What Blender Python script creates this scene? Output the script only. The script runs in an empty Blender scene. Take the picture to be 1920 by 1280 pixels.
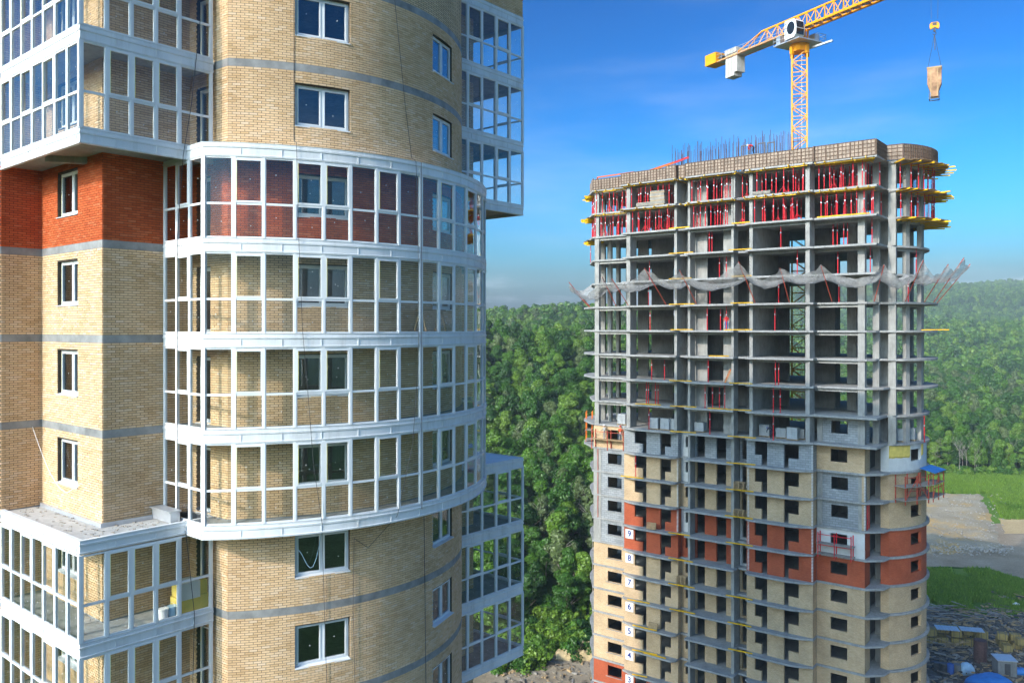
import bpy, bmesh, math, random
from mathutils import Vector, Matrix, noise
rnd = random.Random(7)
sc = bpy.context.scene
COL = sc.collection
R = math.radians
# ------------------------------------------------------------------ camera
F = 1550.0                       # focal length in photo pixels (1920 wide)
cam_d = bpy.data.cameras.new('camera')
cam_d.sensor_width = 36.0
cam_d.lens = 36.0 * F / 1920
cam_d.shift_y = -25.0 / 1920     # horizon slightly above the middle of the frame
cam_d.clip_start = 0.1
cam_d.clip_end = 12000
cam = bpy.data.objects.new('camera', cam_d)
cam.location = (0, 0, 0)
cam.rotation_euler = (R(90), 0, 0)
COL.objects.link(cam)
sc.camera = cam
# ------------------------------------------------------------------ light
SUN_EL = R(30)
SUN_DIR = Vector((-0.70, -0.714, 0)).normalized() * math.cos(SUN_EL) + Vector((0, 0, math.sin(SUN_EL)))
sun_d = bpy.data.lights.new('sun', 'SUN')
sun_d.energy = 2.0
sun_d.angle = R(0.5)
sun_d.color = (1.0, 0.89, 0.79)
sun = bpy.data.objects.new('sun', sun_d)
sun.rotation_euler = SUN_DIR.to_track_quat('Z', 'Y').to_euler()
sun.location = (-60, -60, 90)
COL.objects.link(sun)
w = bpy.data.worlds.new('World')
sc.world = w
w.use_nodes = True
nt = w.node_tree
nt.nodes.clear()
sky = nt.nodes.new('ShaderNodeTexSky')
sky.sky_type = 'NISHITA'
sky.sun_disc = False
sky.sun_elevation = SUN_EL
sky.sun_rotation = math.atan2(SUN_DIR.x, SUN_DIR.y)
sky.air_density = 1.0
sky.dust_density = 4.0
sky.ozone_density = 2.6
tc = nt.nodes.new('ShaderNodeTexCoord')
sep = nt.nodes.new('ShaderNodeSeparateXYZ')
nt.links.new(tc.outputs['Generated'], sep.inputs[0])
# low clouds along the horizon and a few thin veils higher up
mp = nt.nodes.new('ShaderNodeMapping'); mp.inputs['Scale'].default_value = (3.2, 3.2, 17); mp.inputs['Location'].default_value = (5.3, 2.2, 0)
nt.links.new(tc.outputs['Generated'], mp.inputs[0])
n1 = nt.nodes.new('ShaderNodeTexNoise'); n1.inputs['Scale'].default_value = 1.6; n1.inputs['Detail'].default_value = 7; n1.inputs['Roughness'].default_value = .55
nt.links.new(mp.outputs[0], n1.inputs['Vector'])
alt = nt.nodes.new('ShaderNodeMapRange'); alt.inputs[1].default_value = 0.035; alt.inputs[2].default_value = 0.10
alt.inputs[3].default_value = 0.17; alt.inputs[4].default_value = -0.17
nt.links.new(sep.outputs[2], alt.inputs[0])
ad = nt.nodes.new('ShaderNodeMath'); ad.operation = 'ADD'
nt.links.new(n1.outputs[0], ad.inputs[0]); nt.links.new(alt.outputs[0], ad.inputs[1])
cr = nt.nodes.new('ShaderNodeMapRange'); cr.interpolation_type = 'SMOOTHSTEP'
cr.inputs[1].default_value = 0.58; cr.inputs[2].default_value = 0.84; cr.inputs[3].default_value = 0; cr.inputs[4].default_value = .75
nt.links.new(ad.outputs[0], cr.inputs[0])
mp2 = nt.nodes.new('ShaderNodeMapping'); mp2.inputs['Scale'].default_value = (2.0, 2.0, 9)
nt.links.new(tc.outputs['Generated'], mp2.inputs[0])
n2 = nt.nodes.new('ShaderNodeTexNoise'); n2.inputs['Scale'].default_value = 1.1; n2.inputs['Detail'].default_value = 5
nt.links.new(mp2.outputs[0], n2.inputs['Vector'])
cr2 = nt.nodes.new('ShaderNodeMapRange'); cr2.interpolation_type = 'SMOOTHSTEP'
cr2.inputs[1].default_value = 0.46; cr2.inputs[2].default_value = 0.8; cr2.inputs[3].default_value = 0; cr2.inputs[4].default_value = .34
nt.links.new(n2.outputs[0], cr2.inputs[0])
mxm = nt.nodes.new('ShaderNodeMath'); mxm.operation = 'MAXIMUM'
nt.links.new(cr.outputs[0], mxm.inputs[0]); nt.links.new(cr2.outputs[0], mxm.inputs[1])
hs = nt.nodes.new('ShaderNodeHueSaturation'); hs.inputs['Saturation'].default_value = 1.5; hs.inputs['Hue'].default_value = .474; hs.inputs['Value'].default_value = 1.0
nt.links.new(sky.outputs[0], hs.inputs['Color'])
mix = nt.nodes.new('ShaderNodeMix'); mix.data_type = 'RGBA'
tone = nt.nodes.new('ShaderNodeMapRange'); tone.inputs[1].default_value = 0.0; tone.inputs[2].default_value = .38; tone.interpolation_type = 'SMOOTHSTEP'
nt.links.new(sep.outputs[2], tone.inputs[0])
low = nt.nodes.new('ShaderNodeMix'); low.data_type = 'RGBA'; low.inputs[6].default_value = (7.0, 12.5, 17.0, 1); low.inputs[7].default_value = (4.0, 7.4, 10.4, 1)
nt.links.new(tone.outputs[0], low.inputs[0])
dep = nt.nodes.new('ShaderNodeMix'); dep.data_type = 'RGBA'; dep.blend_type = 'MULTIPLY'; dep.inputs[0].default_value = 1
gam = nt.nodes.new('ShaderNodeGamma'); gam.inputs[1].default_value = 1.7; nrm = nt.nodes.new('ShaderNodeMix'); nrm.data_type = 'RGBA'; nrm.blend_type = 'MULTIPLY'; nrm.inputs[0].default_value = 1; nrm.inputs[7].default_value = (.125, .125, .125, 1); nt.links.new(hs.outputs[0], nrm.inputs[6]); nt.links.new(nrm.outputs[2], gam.inputs[0])
nt.links.new(gam.outputs[0], dep.inputs[6]); nt.links.new(low.outputs[2], dep.inputs[7])
nt.links.new(mxm.outputs[0], mix.inputs[0]); nt.links.new(dep.outputs[2], mix.inputs[6])
mix.inputs[7].default_value = (3.4, 3.7, 4.2, 1)
bg = nt.nodes.new('ShaderNodeBackground'); bg.inputs[1].default_value = 0.15
nt.links.new(mix.outputs[2], bg.inputs[0])
wo = nt.nodes.new('ShaderNodeOutputWorld'); nt.links.new(bg.outputs[0], wo.inputs[0])
vs = sc.view_settings
vs.view_transform = 'Standard'; vs.look = 'None'; vs.exposure = 0.78; vs.gamma = 1; vs.use_curve_mapping = False
cy = sc.cycles
cy.use_denoising = True
cy.max_bounces = 8; cy.diffuse_bounces = 4; cy.glossy_bounces = 3; cy.transmission_bounces = 4
cy.transparent_max_bounces = 40; cy.volume_bounces = 0
cy.caustics_reflective = False; cy.caustics_refractive = False
cy.sample_clamp_indirect = 6

# ------------------------------------------------------------------ helpers
def tag(o, label=None, cat=None, group=None, kind=None):
    if label: o['label'] = label
    if cat: o['category'] = cat
    if group: o['group'] = group
    if kind: o['kind'] = kind
    return o
def empty(name, loc, rz=0, **k):
    o = bpy.data.objects.new(name, None); COL.objects.link(o)
    o.location = loc; o.rotation_euler = (0, 0, rz); o.empty_display_size = .5
    return tag(o, **k)
def link(name, mesh, parent=None, loc=(0, 0, 0), rot=(0, 0, 0), scale=None, **k):
    o = bpy.data.objects.new(name, mesh); COL.objects.link(o)
    if parent is not None: o.parent = parent
    o.location = loc; o.rotation_euler = rot
    if scale is not None: o.scale = scale
    return tag(o, **k)
class MB:
    """collects faces of one mesh"""
    def __init__(s): s.v = []; s.f = []; s.m = []
    def face(s, pts, m=0):
        b = len(s.v); s.v += [tuple(p) for p in pts]; s.f.append(tuple(range(b, b + len(pts)))); s.m.append(m)
    def hexa(s, p, m=0, skip=()):
        b = len(s.v); s.v += [tuple(q) for q in p]
        for i, q in enumerate(((0, 3, 2, 1), (4, 5, 6, 7), (0, 1, 5, 4), (1, 2, 6, 5), (2, 3, 7, 6), (3, 0, 4, 7))):
            if i in skip: continue
            s.f.append(tuple(b + j for j in q)); s.m.append(m)
    def box(s, x0, x1, y0, y1, z0, z1, m=0, skip=()):
        s.hexa(((x0, y0, z0), (x1, y0, z0), (x1, y1, z0), (x0, y1, z0), (x0, y0, z1), (x1, y0, z1), (x1, y1, z1), (x0, y1, z1)), m, skip)
    def rbox(s, c, t, n, w, d, z0, z1, m=0):
        """box centred on plan point c, along unit t (width w), across n (depth d)"""
        q = []
        for z in (z0, z1):
            for a, b_ in ((-.5, -.5), (.5, -.5), (.5, .5), (-.5, .5)):
                q.append((c[0] + t[0] * w * a + n[0] * d * b_, c[1] + t[1] * w * a + n[1] * d * b_, z))
        s.hexa(q, m)
    def bar(s, p, q, w, h=None, m=0, up=None):
        p = Vector(p); q = Vector(q); d = (q - p).normalized(); h = h or w
        u = Vector(up) if up else (Vector((0, 0, 1)) if abs(d.z) < .9 else Vector((1, 0, 0)))
        x = d.cross(u).normalized() * w * .5; y = x.cross(d).normalized() * h * .5
        s.hexa([p - x - y, p + x - y, p + x + y, p - x + y, q - x - y, q + x - y, q + x + y, q - x + y], m)
    def tube(s, p, q, r0, r1=None, n=6, m=0, cap=True):
        p = Vector(p); q = Vector(q); d = (q - p).normalized(); r1 = r0 if r1 is None else r1
        u = Vector((0, 0, 1)) if abs(d.z) < .9 else Vector((1, 0, 0))
        x = d.cross(u).normalized(); y = d.cross(x)
        b = len(s.v)
        for c, r in ((p, r0), (q, r1)):
            for i in range(n):
                a = 2 * math.pi * i / n
                s.v.append(tuple(c + x * (r * math.cos(a)) + y * (r * math.sin(a))))
        for i in range(n):
            j = (i + 1) % n
            s.f.append((b + i, b + j, b + n + j, b + n + i)); s.m.append(m)
        if cap:
            s.f.append(tuple(b + i for i in range(n))[::-1]); s.m.append(m)
            s.f.append(tuple(b + n + i for i in range(n))); s.m.append(m)
    def prism(s, poly, z0, z1, m=0, mside=None):
        b = len(s.v); n = len(poly); mside = m if mside is None else mside
        s.v += [(x, y, z0) for x, y in poly] + [(x, y, z1) for x, y in poly]
        s.f.append(tuple(range(b + n - 1, b - 1, -1))); s.m.append(m)
        s.f.append(tuple(range(b + n, b + 2 * n))); s.m.append(m)
        for i in range(n):
            j = (i + 1) % n
            s.f.append((b + i, b + j, b + n + j, b + n + i)); s.m.append(mside)
    def mesh(s, name, mats, dz=0, smooth=False):
        me = bpy.data.meshes.new(name)
        v = s.v if not dz else [(x, y, z + dz) for x, y, z in s.v]
        me.from_pydata(v, [], s.f)
        if not isinstance(mats, (list, tuple)): mats = [mats]
        for m in mats: me.materials.append(m)
        if len(mats) > 1: me.polygons.foreach_set('material_index', s.m)
        if smooth: me.polygons.foreach_set('use_smooth', [True] * len(s.f))
        me.update()
        return me
    def build(s, name, mats, parent=None, dz=0, smooth=False, loc=(0, 0, 0), rot=(0, 0, 0), **k):
        return link(name, s.mesh(name, mats, dz, smooth), parent, loc, rot, **k)
_cubes = {}
def cube_mesh(m):
    if m.name not in _cubes:
        b = MB(); b.box(-.5, .5, -.5, .5, -.5, .5)
        _cubes[m.name] = b.mesh('unit_' + m.name, m)
    return _cubes[m.name]
def cube(name, m, parent, c, dims, rz=0, rot=None, **k):
    return link(name, cube_mesh(m), parent, c, rot or (0, 0, rz), dims, **k)

# ------------------------------------------------------------------ materials
def new_mat(name):
    m = bpy.data.materials.new(name); m.use_nodes = True
    t = m.node_tree; b = t.nodes['Principled BSDF']
    return m, t, b
def N(t, typ, **kw):
    n = t.nodes.new(typ)
    for k, v in kw.items():
        if k in n.inputs: n.inputs[k].default_value = v
        else: setattr(n, k, v)
    return n
def ramp(t, src, stops):
    r = t.nodes.new('ShaderNodeValToRGB')
    e = r.color_ramp.elements
    while len(e) < len(stops): e.new(.5)
    for i, (p, c) in enumerate(stops):
        e[i].position = p; e[i].color = (*c, 1) if len(c) == 3 else c
    t.links.new(src, r.inputs[0]); return r.outputs[0]
def posn(t, scale, detail=5, rough=.6, vscale=None):
    g = t.nodes.new('ShaderNodeNewGeometry'); src = g.outputs['Position']
    if vscale:
        mp = t.nodes.new('ShaderNodeMapping'); mp.inputs['Scale'].default_value = vscale
        t.links.new(src, mp.inputs[0]); src = mp.outputs[0]
    n = t.nodes.new('ShaderNodeTexNoise'); n.inputs['Scale'].default_value = scale
    n.inputs['Detail'].default_value = detail; n.inputs['Roughness'].default_value = rough
    t.links.new(src, n.inputs['Vector']); return n.outputs[0]
def mul(t, a, b, fac=1.0, mode='MULTIPLY'):
    m = t.nodes.new('ShaderNodeMix'); m.data_type = 'RGBA'; m.blend_type = mode; m.inputs[0].default_value = fac
    t.links.new(a, m.inputs[6])
    if isinstance(b, tuple): m.inputs[7].default_value = (*b, 1)
    else: t.links.new(b, m.inputs[7])
    return m.outputs[2]
def bump(t, b, src, strength=.3, dist=.02):
    n = t.nodes.new('ShaderNodeBump'); n.inputs['Strength'].default_value = strength; n.inputs['Distance'].default_value = dist
    t.links.new(src, n.inputs['Height']); t.links.new(n.outputs[0], b.inputs['Normal'])
def simple(name, c, rough=.7, metal=0, var=.15, scale=3, spec=.3, bumpd=0):
    m, t, b = new_mat(name)
    lo = tuple(x * (1 - var) for x in c); hi = tuple(min(1, x * (1 + var)) for x in c)
    s = posn(t, scale)
    t.links.new(ramp(t, s, ((.3, lo), (.7, hi))), b.inputs['Base Color'])
    b.inputs['Roughness'].default_value = rough; b.inputs['Metallic'].default_value = metal
    b.inputs['Specular IOR Level'].default_value = spec
    if bumpd: bump(t, b, s, .5, bumpd)
    return m
def brick_mat(name, stops, island):
    m, t, b = new_mat(name)
    if island:
        g = t.nodes.new('ShaderNodeNewGeometry'); src = g.outputs['Random Per Island']
    else:
        g = t.nodes.new('ShaderNodeObjectInfo'); src = g.outputs['Random']
    c = ramp(t, src, stops)
    s = posn(t, .55, 4, .6)
    c = mul(t, c, ramp(t, s, ((.32, (.86, .845, .83)), (.6, (1.0, 1.0, 1.0)), (.75, (1.07, 1.07, 1.09)))))
    s2 = posn(t, 30, 3, .6)
    c = mul(t, c, ramp(t, s2, ((.3, (.94, .93, .92)), (.7, (1.03, 1.03, 1.03)))))
    t.links.new(c, b.inputs['Base Color']); b.inputs['Roughness'].default_value = .85
    b.inputs['Specular IOR Level'].default_value = .2
    return m
TAN = ((0, (.62, .405, .215)), (.3, (.715, .485, .28)), (.8, (.745, .52, .31)), (1, (.76, .57, .39)))
RED = ((0, (.44, .085, .025)), (.4, (.52, .105, .03)), (.8, (.56, .12, .037)), (1, (.58, .16, .065)))
M = {}
M['brick_tan'] = brick_mat('brick_tan', TAN, True)
M['brick_red'] = brick_mat('brick_red', RED, True)
M['brick_tan_single'] = brick_mat('brick_tan_single', TAN, False)
M['brick_red_single'] = brick_mat('brick_red_single', RED, False)
M['mortar'] = simple('mortar', (.060, .046, .034), .95, var=.25, scale=9)
M['mortar_red'] = simple('mortar_red', (.12, .05, .03), .95, var=.25, scale=9)
M['band'] = simple('slab_edge_membrane', (.25, .245, .235), .6, var=.38, scale=1.4, bumpd=.01)
def white_metal():
    m, t, b = new_mat('white_sheet_metal')
    s = posn(t, 1.1, 3, .5)
    s2 = posn(t, 1.6, 2, .5, (1, 1, .35))
    s3 = posn(t, 2.2, 5, .7, (1, 1, .16))
    t.links.new(mul(t, ramp(t, s, ((.3, (.66, .67, .68)), (.7, (.74, .745, .75)))), ramp(t, s3, ((.28, (.80, .79, .77)), (.5, (1, 1, 1))))), b.inputs['Base Color'])
    b.inputs['Roughness'].default_value = .38; b.inputs['Specular IOR Level'].default_value = .4
    bump(t, b, s2, .35, .05); return m
M['metal'] = white_metal()
M['pvc'] = simple('white_pvc', (.73, .735, .74), .4, var=.03, scale=1.5)
M['film'] = simple('yellow_film', (.72, .62, .18), .4, var=.1)
M['sticker'] = simple('sticker_paper', (.60, .60, .58), .6, var=.02)
def glass(name, tint, base, rough=.0):
    m, t, b = new_mat(name); t.nodes.remove(b)
    lw = N(t, 'ShaderNodeLayerWeight'); lw.inputs[0].default_value = .5
    p = N(t, 'ShaderNodeMath', operation='POWER'); t.links.new(lw.outputs['Facing'], p.inputs[0]); p.inputs[1].default_value = 4.0
    mr = N(t, 'ShaderNodeMapRange'); t.links.new(p.outputs[0], mr.inputs[0]); mr.inputs[3].default_value = base; mr.inputs[4].default_value = .85
    tr = N(t, 'ShaderNodeBsdfTransparent'); tr.inputs[0].default_value = (*tint, 1)
    gl = N(t, 'ShaderNodeBsdfGlossy'); gl.inputs['Roughness'].default_value = rough; gl.inputs[0].default_value = (.92, .96, 1, 1)
    s = posn(t, .9, 1, .4)
    bp = N(t, 'ShaderNodeBump'); bp.inputs['Strength'].default_value = .10; bp.inputs['Distance'].default_value = .04
    t.links.new(s, bp.inputs['Height']); t.links.new(bp.outputs[0], gl.inputs['Normal'])
    mx = N(t, 'ShaderNodeMixShader'); t.links.new(mr.outputs[0], mx.inputs[0]); t.links.new(tr.outputs[0], mx.inputs[1]); t.links.new(gl.outputs[0], mx.inputs[2])
    t.links.new(mx.outputs[0], t.nodes['Material Output'].inputs[0]); return m
M['glass'] = glass('balcony_glass', (.975, .985, .975), .032)
M['window_glass'] = glass('window_glass', (.75, .79, .79), .11)
def concrete(name, c, var=.2, lines=True):
    m, t, b = new_mat(name)
    s = posn(t, .8, 6, .65); s2 = posn(t, 6, 4, .6, (1, 1, .18))
    lo = tuple(x * (1 - var) for x in c); hi = tuple(x * (1 + var) for x in c)
    col = ramp(t, s, ((.3, lo), (.72, hi)))
    col = mul(t, col, ramp(t, s2, ((.35, (.80, .79, .78)), (.6, (1.03, 1.03, 1.03)))), .8)
    t.links.new(col, b.inputs['Base Color']); b.inputs['Roughness'].default_value = .9; b.inputs['Specular IOR Level'].default_value = .2
    bump(t, b, s2, .25, .02); return m
M['concrete'] = concrete('cast_concrete', (.33, .32, .295))
M['slab'] = concrete('slab_concrete', (.34, .335, .32))
M['concrete_wall'] = concrete('darkened_wall_concrete', (.20, .20, .195))  # darker than the cast concrete: interior shade put into the colour
M['roofing'] = concrete('roof_screed', (.47, .45, .42), .15)
def masonry(name, c1, c2, mort, bw, bh, scl=1.0, ms=.012, var=.2):
    m, t, b = new_mat(name)
    tcn = N(t, 'ShaderNodeTexCoord'); sp = N(t, 'ShaderNodeSeparateXYZ'); t.links.new(tcn.outputs['Object'], sp.inputs[0])
    a = N(t, 'ShaderNodeMath', operation='ADD'); t.links.new(sp.outputs[0], a.inputs[0]); t.links.new(sp.outputs[1], a.inputs[1])
    cb = N(t, 'ShaderNodeCombineXYZ'); t.links.new(a.outputs[0], cb.inputs[0]); t.links.new(sp.outputs[2], cb.inputs[1])
    br = N(t, 'ShaderNodeTexBrick'); t.links.new(cb.outputs[0], br.inputs['Vector'])
    br.inputs['Color1'].default_value = (*c1, 1); br.inputs['Color2'].default_value = (*c2, 1); br.inputs['Mortar'].default_value = (*mort, 1)
    br.inputs['Scale'].default_value = 1.0; br.inputs['Mortar Size'].default_value = ms; br.inputs['Brick Width'].default_value = bw; br.inputs['Row Height'].default_value = bh
    s = posn(t, .5, 5, .6)
    col = mul(t, br.outputs[0], ramp(t, s, ((.3, (1 - var,) * 3), (.7, (1 + var * .5,) * 3))))
    t.links.new(col, b.inputs['Base Color']); b.inputs['Roughness'].default_value = .88; b.inputs['Specular IOR Level'].default_value = .2
    bump(t, b, br.outputs['Fac'], -.4, .02)
    return m
M['tan_far'] = masonry('tan_brickwork', (.66, .45, .25), (.76, .545, .335), (.26, .19, .12), .26, .077)
M['red_far'] = masonry('red_brickwork', (.47, .095, .04), (.54, .125, .052), (.28, .075, .04), .26, .077)
M['block'] = masonry('grey_blockwork', (.27, .285, .29), (.36, .37, .375), (.20, .20, .20), .6, .25, ms=.02)
M['insul_w'] = simple('white_insulation', (.62, .61, .58), .9, var=.08, scale=1.5)
M['insul_y'] = simple('yellow_mineral_wool', (.66, .50, .12), .95, var=.15, scale=2)
M['red_paint'] = simple('red_paint', (.64, .018, .03), .45, var=.2, scale=2)
M['scaf_red'] = simple('scaffold_red', (.42, .07, .04), .6, var=.3, scale=2)
M['zinc'] = simple('zinc_steel', (.55, .56, .58), .4, .6, var=.1)
M['yellow'] = simple('yellow_beam', (.82, .50, .012), .6, var=.18, scale=1.5)
M['crane'] = simple('crane_yellow', (.84, .32, .005), .4, var=.08, scale=.6)
M['steel'] = simple('dark_steel', (.07, .07, .075), .5, .3, var=.3)
M['rebar'] = simple('rebar_rust', (.10, .055, .05), .8, var=.3)
M['ply'] = simple('formwork_plywood', (.30, .225, .17), .7, var=.35, scale=1.3)
M['ply_rib'] = simple('formwork_rib', (.14, .085, .055), .7, var=.2)
M['wood'] = simple('pallet_wood', (.40, .27, .14), .85, var=.25, scale=2)
M['wood_grey'] = simple('weathered_wood', (.30, .27, .23), .9, var=.3, scale=2)
M['white'] = simple('white_paint', (.80, .80, .80), .5, var=.03)
M['navy'] = simple('navy_print', (.02, .035, .20), .6, var=.02)
M['black'] = simple('black_glass', (.012, .014, .016), .15, var=.1, spec=.6)
M['blue'] = simple('blue_tarp', (.03, .17, .48), .5, var=.2, scale=1)
M['orange'] = simple('orange_paint', (.72, .16, .02), .5, var=.1)
M['ballast'] = concrete('ballast_concrete', (.50, .47, .42), .15)
M['skin'] = simple('skin', (.45, .25, .17), .6, var=.03)
M['cloth_red'] = simple('red_cloth', (.55, .03, .025), .9, var=.1)
M['cloth_orange'] = simple('orange_cloth', (.62, .10, .04), .9, var=.1)
M['cloth_dark'] = simple('dark_cloth', (.03, .035, .05), .9, var=.1)
M['cloth_grey'] = simple('grey_cloth', (.36, .35, .33), .9, var=.1)
M['cloth_blue'] = simple('blue_cloth', (.05, .12, .35), .9, var=.1)
M['pale_blue'] = simple('pale_blue_film', (.35, .52, .66), .5, var=.1)
# ================================================================== LEFT TOWER (brick, glazed balconies)
GZ = 52.0                                   # ground is 52 m below the camera
THL = R(-40.5)
LA = Vector((-12.87, 26.0, -GZ))
LT = empty('brick_tower', LA, THL, label='nearly finished tan brick tower with white glazed balconies and a rounded bay', cat='apartment tower')
cL, sL = math.cos(THL), math.sin(THL)
def lw(x, y, z=0): return Vector((LA.x + cL * x - sL * y, LA.y + sL * x + cL * y, z))
def l_from_ray(k, path, d0, d1):
    """distance along a plan path where the sight line x = k*y of the photo meets it"""
    for _ in range(50):
        m = (d0 + d1) / 2; p, n = path(m); q = lw(*p)
        if q.x - k * q.y < 0: d0 = m
        else: d1 = m
    return (d0 + d1) / 2
def kpx(px): return (px - 960) / F
def line(p, q):
    L = math.hypot(q[0] - p[0], q[1] - p[1]); t = ((q[0] - p[0]) / L, (q[1] - p[1]) / L); n = (t[1], -t[0])
    def f(d): return (p[0] + t[0] * d, p[1] + t[1] * d), n
    f.L = L; f.curved = False; return f
def arc(c, r, a0, a1):
    L = r * (a1 - a0)
    def f(d):
        a = a0 + d / r
        return (c[0] + r * math.cos(a), c[1] + r * math.sin(a)), (math.cos(a), math.sin(a))
    f.L = L; f.curved = True; return f
def fpt(f, d, out, z):
    p, n = f(d); return (p[0] + n[0] * out, p[1] + n[1] * out, z)
def wall_shell(f, zs0, zs1, holes, thick, mb, out=0.0, m=0):
    """masonry backing along path f with openings; holes = [(d0, d1, z0, z1)]"""
    ds = {0.0, f.L}; zs = {zs0, zs1}
    if f.curved:
        k = max(1, int(f.L / .45)); ds |= {f.L * i / k for i in range(k + 1)}
    for h in holes: ds |= {h[0], h[1]}; zs |= {h[2], h[3]}
    ds = sorted(x for x in ds if 0 <= x <= f.L); zs = sorted(x for x in zs if zs0 <= x <= zs1)
    ds = [x for i, x in enumerate(ds) if i == 0 or x - ds[i - 1] > 1e-4]; zs = [x for i, x in enumerate(zs) if i == 0 or x - zs[i - 1] > 1e-4]
    def hole(i, j):
        if i < 0 or j < 0 or i >= len(ds) - 1 or j >= len(zs) - 1: return True
        x = (ds[i] + ds[i + 1]) / 2; z = (zs[j] + zs[j + 1]) / 2
        return any(h[0] < x < h[1] and h[2] < z < h[3] for h in holes)
    for i in range(len(ds) - 1):
        for j in range(len(zs) - 1):
            if hole(i, j): continue
            a, b = ds[i], ds[i + 1]; z0, z1 = zs[j], zs[j + 1]
            P = lambda d, o, z: fpt(f, d, o, z)
            mb.face((P(a, out, z0), P(b, out, z0), P(b, out, z1), P(a, out, z1)), m)
            mb.face((P(b, out - thick, z0), P(a, out - thick, z0), P(a, out - thick, z1), P(b, out - thick, z1)), m)
            if hole(i - 1, j): mb.face((P(a, out - thick, z0), P(a, out, z0), P(a, out, z1), P(a, out - thick, z1)), m)
            if hole(i + 1, j): mb.face((P(b, out, z0), P(b, out - thick, z0), P(b, out - thick, z1), P(b, out, z1)), m)
            if hole(i, j - 1): mb.face((P(a, out - thick, z0), P(b, out - thick, z0), P(b, out, z0), P(a, out, z0)), m)
            if hole(i, j + 1): mb.face((P(a, out, z1), P(b, out, z1), P(b, out - thick, z1), P(a, out - thick, z1)), m)
BL, BH, JT = .248, .0625, .0155
def brick_list(f, z0, z1, holes):
    n = round((z1 - z0) / (BH + JT)); ch = (z1 - z0) / n; out = []
    for c in range(n):
        za = z0 + c * ch + JT * .5; zb = za + ch - JT; zm = (za + zb) / 2
        cuts = sorted((h[0], h[1]) for h in holes if h[2] - .01 < zm < h[3] + .01)
        free = []; x = 0.0
        for a, b in cuts:
            if a > x: free.append((x, a))
            x = max(x, b)
        if x < f.L: free.append((x, f.L))
        off = (BL + JT) * (.5 if c % 2 else 0)
        for a, b in free:
            k = math.floor((a + off) / (BL + JT)); d = k * (BL + JT) - off
            while d < b - .02:
                p, q = max(d, a), min(d + BL, b)
                if q - p > .04: out.append((p, q, za, zb))
                d += BL + JT
    return out
def brick_mesh(f, bricks, name, mat, parent, skip_ends=False):
    mb = MB()
    for p, q, za, zb in bricks:
        o = .020 + rnd.uniform(-.003, .003)
        a0, b0 = fpt(f, p, 0, za), fpt(f, q, 0, za); a1, b1 = fpt(f, p, o, za), fpt(f, q, o, za)
        b = len(mb.v)
        mb.v += [a0, b0, b1, a1, (*a0[:2], zb), (*b0[:2], zb), (*b1[:2], zb), (*a1[:2], zb)]
        for qd in ((3, 2, 6, 7), (4, 7, 6, 5), (0, 1, 2, 3), (0, 3, 7, 4), (1, 5, 6, 2)):
            mb.f.append(tuple(b + i for i in qd)); mb.m.append(0)
    return mb.build(name, mat, parent, dz=GZ, kind='stuff')
# storeys: floor level z0 = ZF + 3 n
ZF = -0.22
def fl(n): return ZF + 3 * n
BULGE_C = (-3.75, 8.5); RW_ = 8.05; RB_ = 9.10
a_w = R(42.6); a_b = R(46.0)
F_left = line((-4.88, 0), (0, 0))
F_ret = line((-4.88, -1.3), (-4.88, 0))
F_bay = line((-9.0, -1.3), (-4.88, -1.3))
F_right = line((0, 0), (0, 2.9))
F_strip = line((0, 2.9), (BULGE_C[0] + RW_ * math.cos(a_w), BULGE_C[1] - RW_ * math.sin(a_w)))
F_cyl = arc(BULGE_C, RW_, -a_w, a_w)
F_right2 = line((0, 14.1), (0, 17.0))
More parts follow.
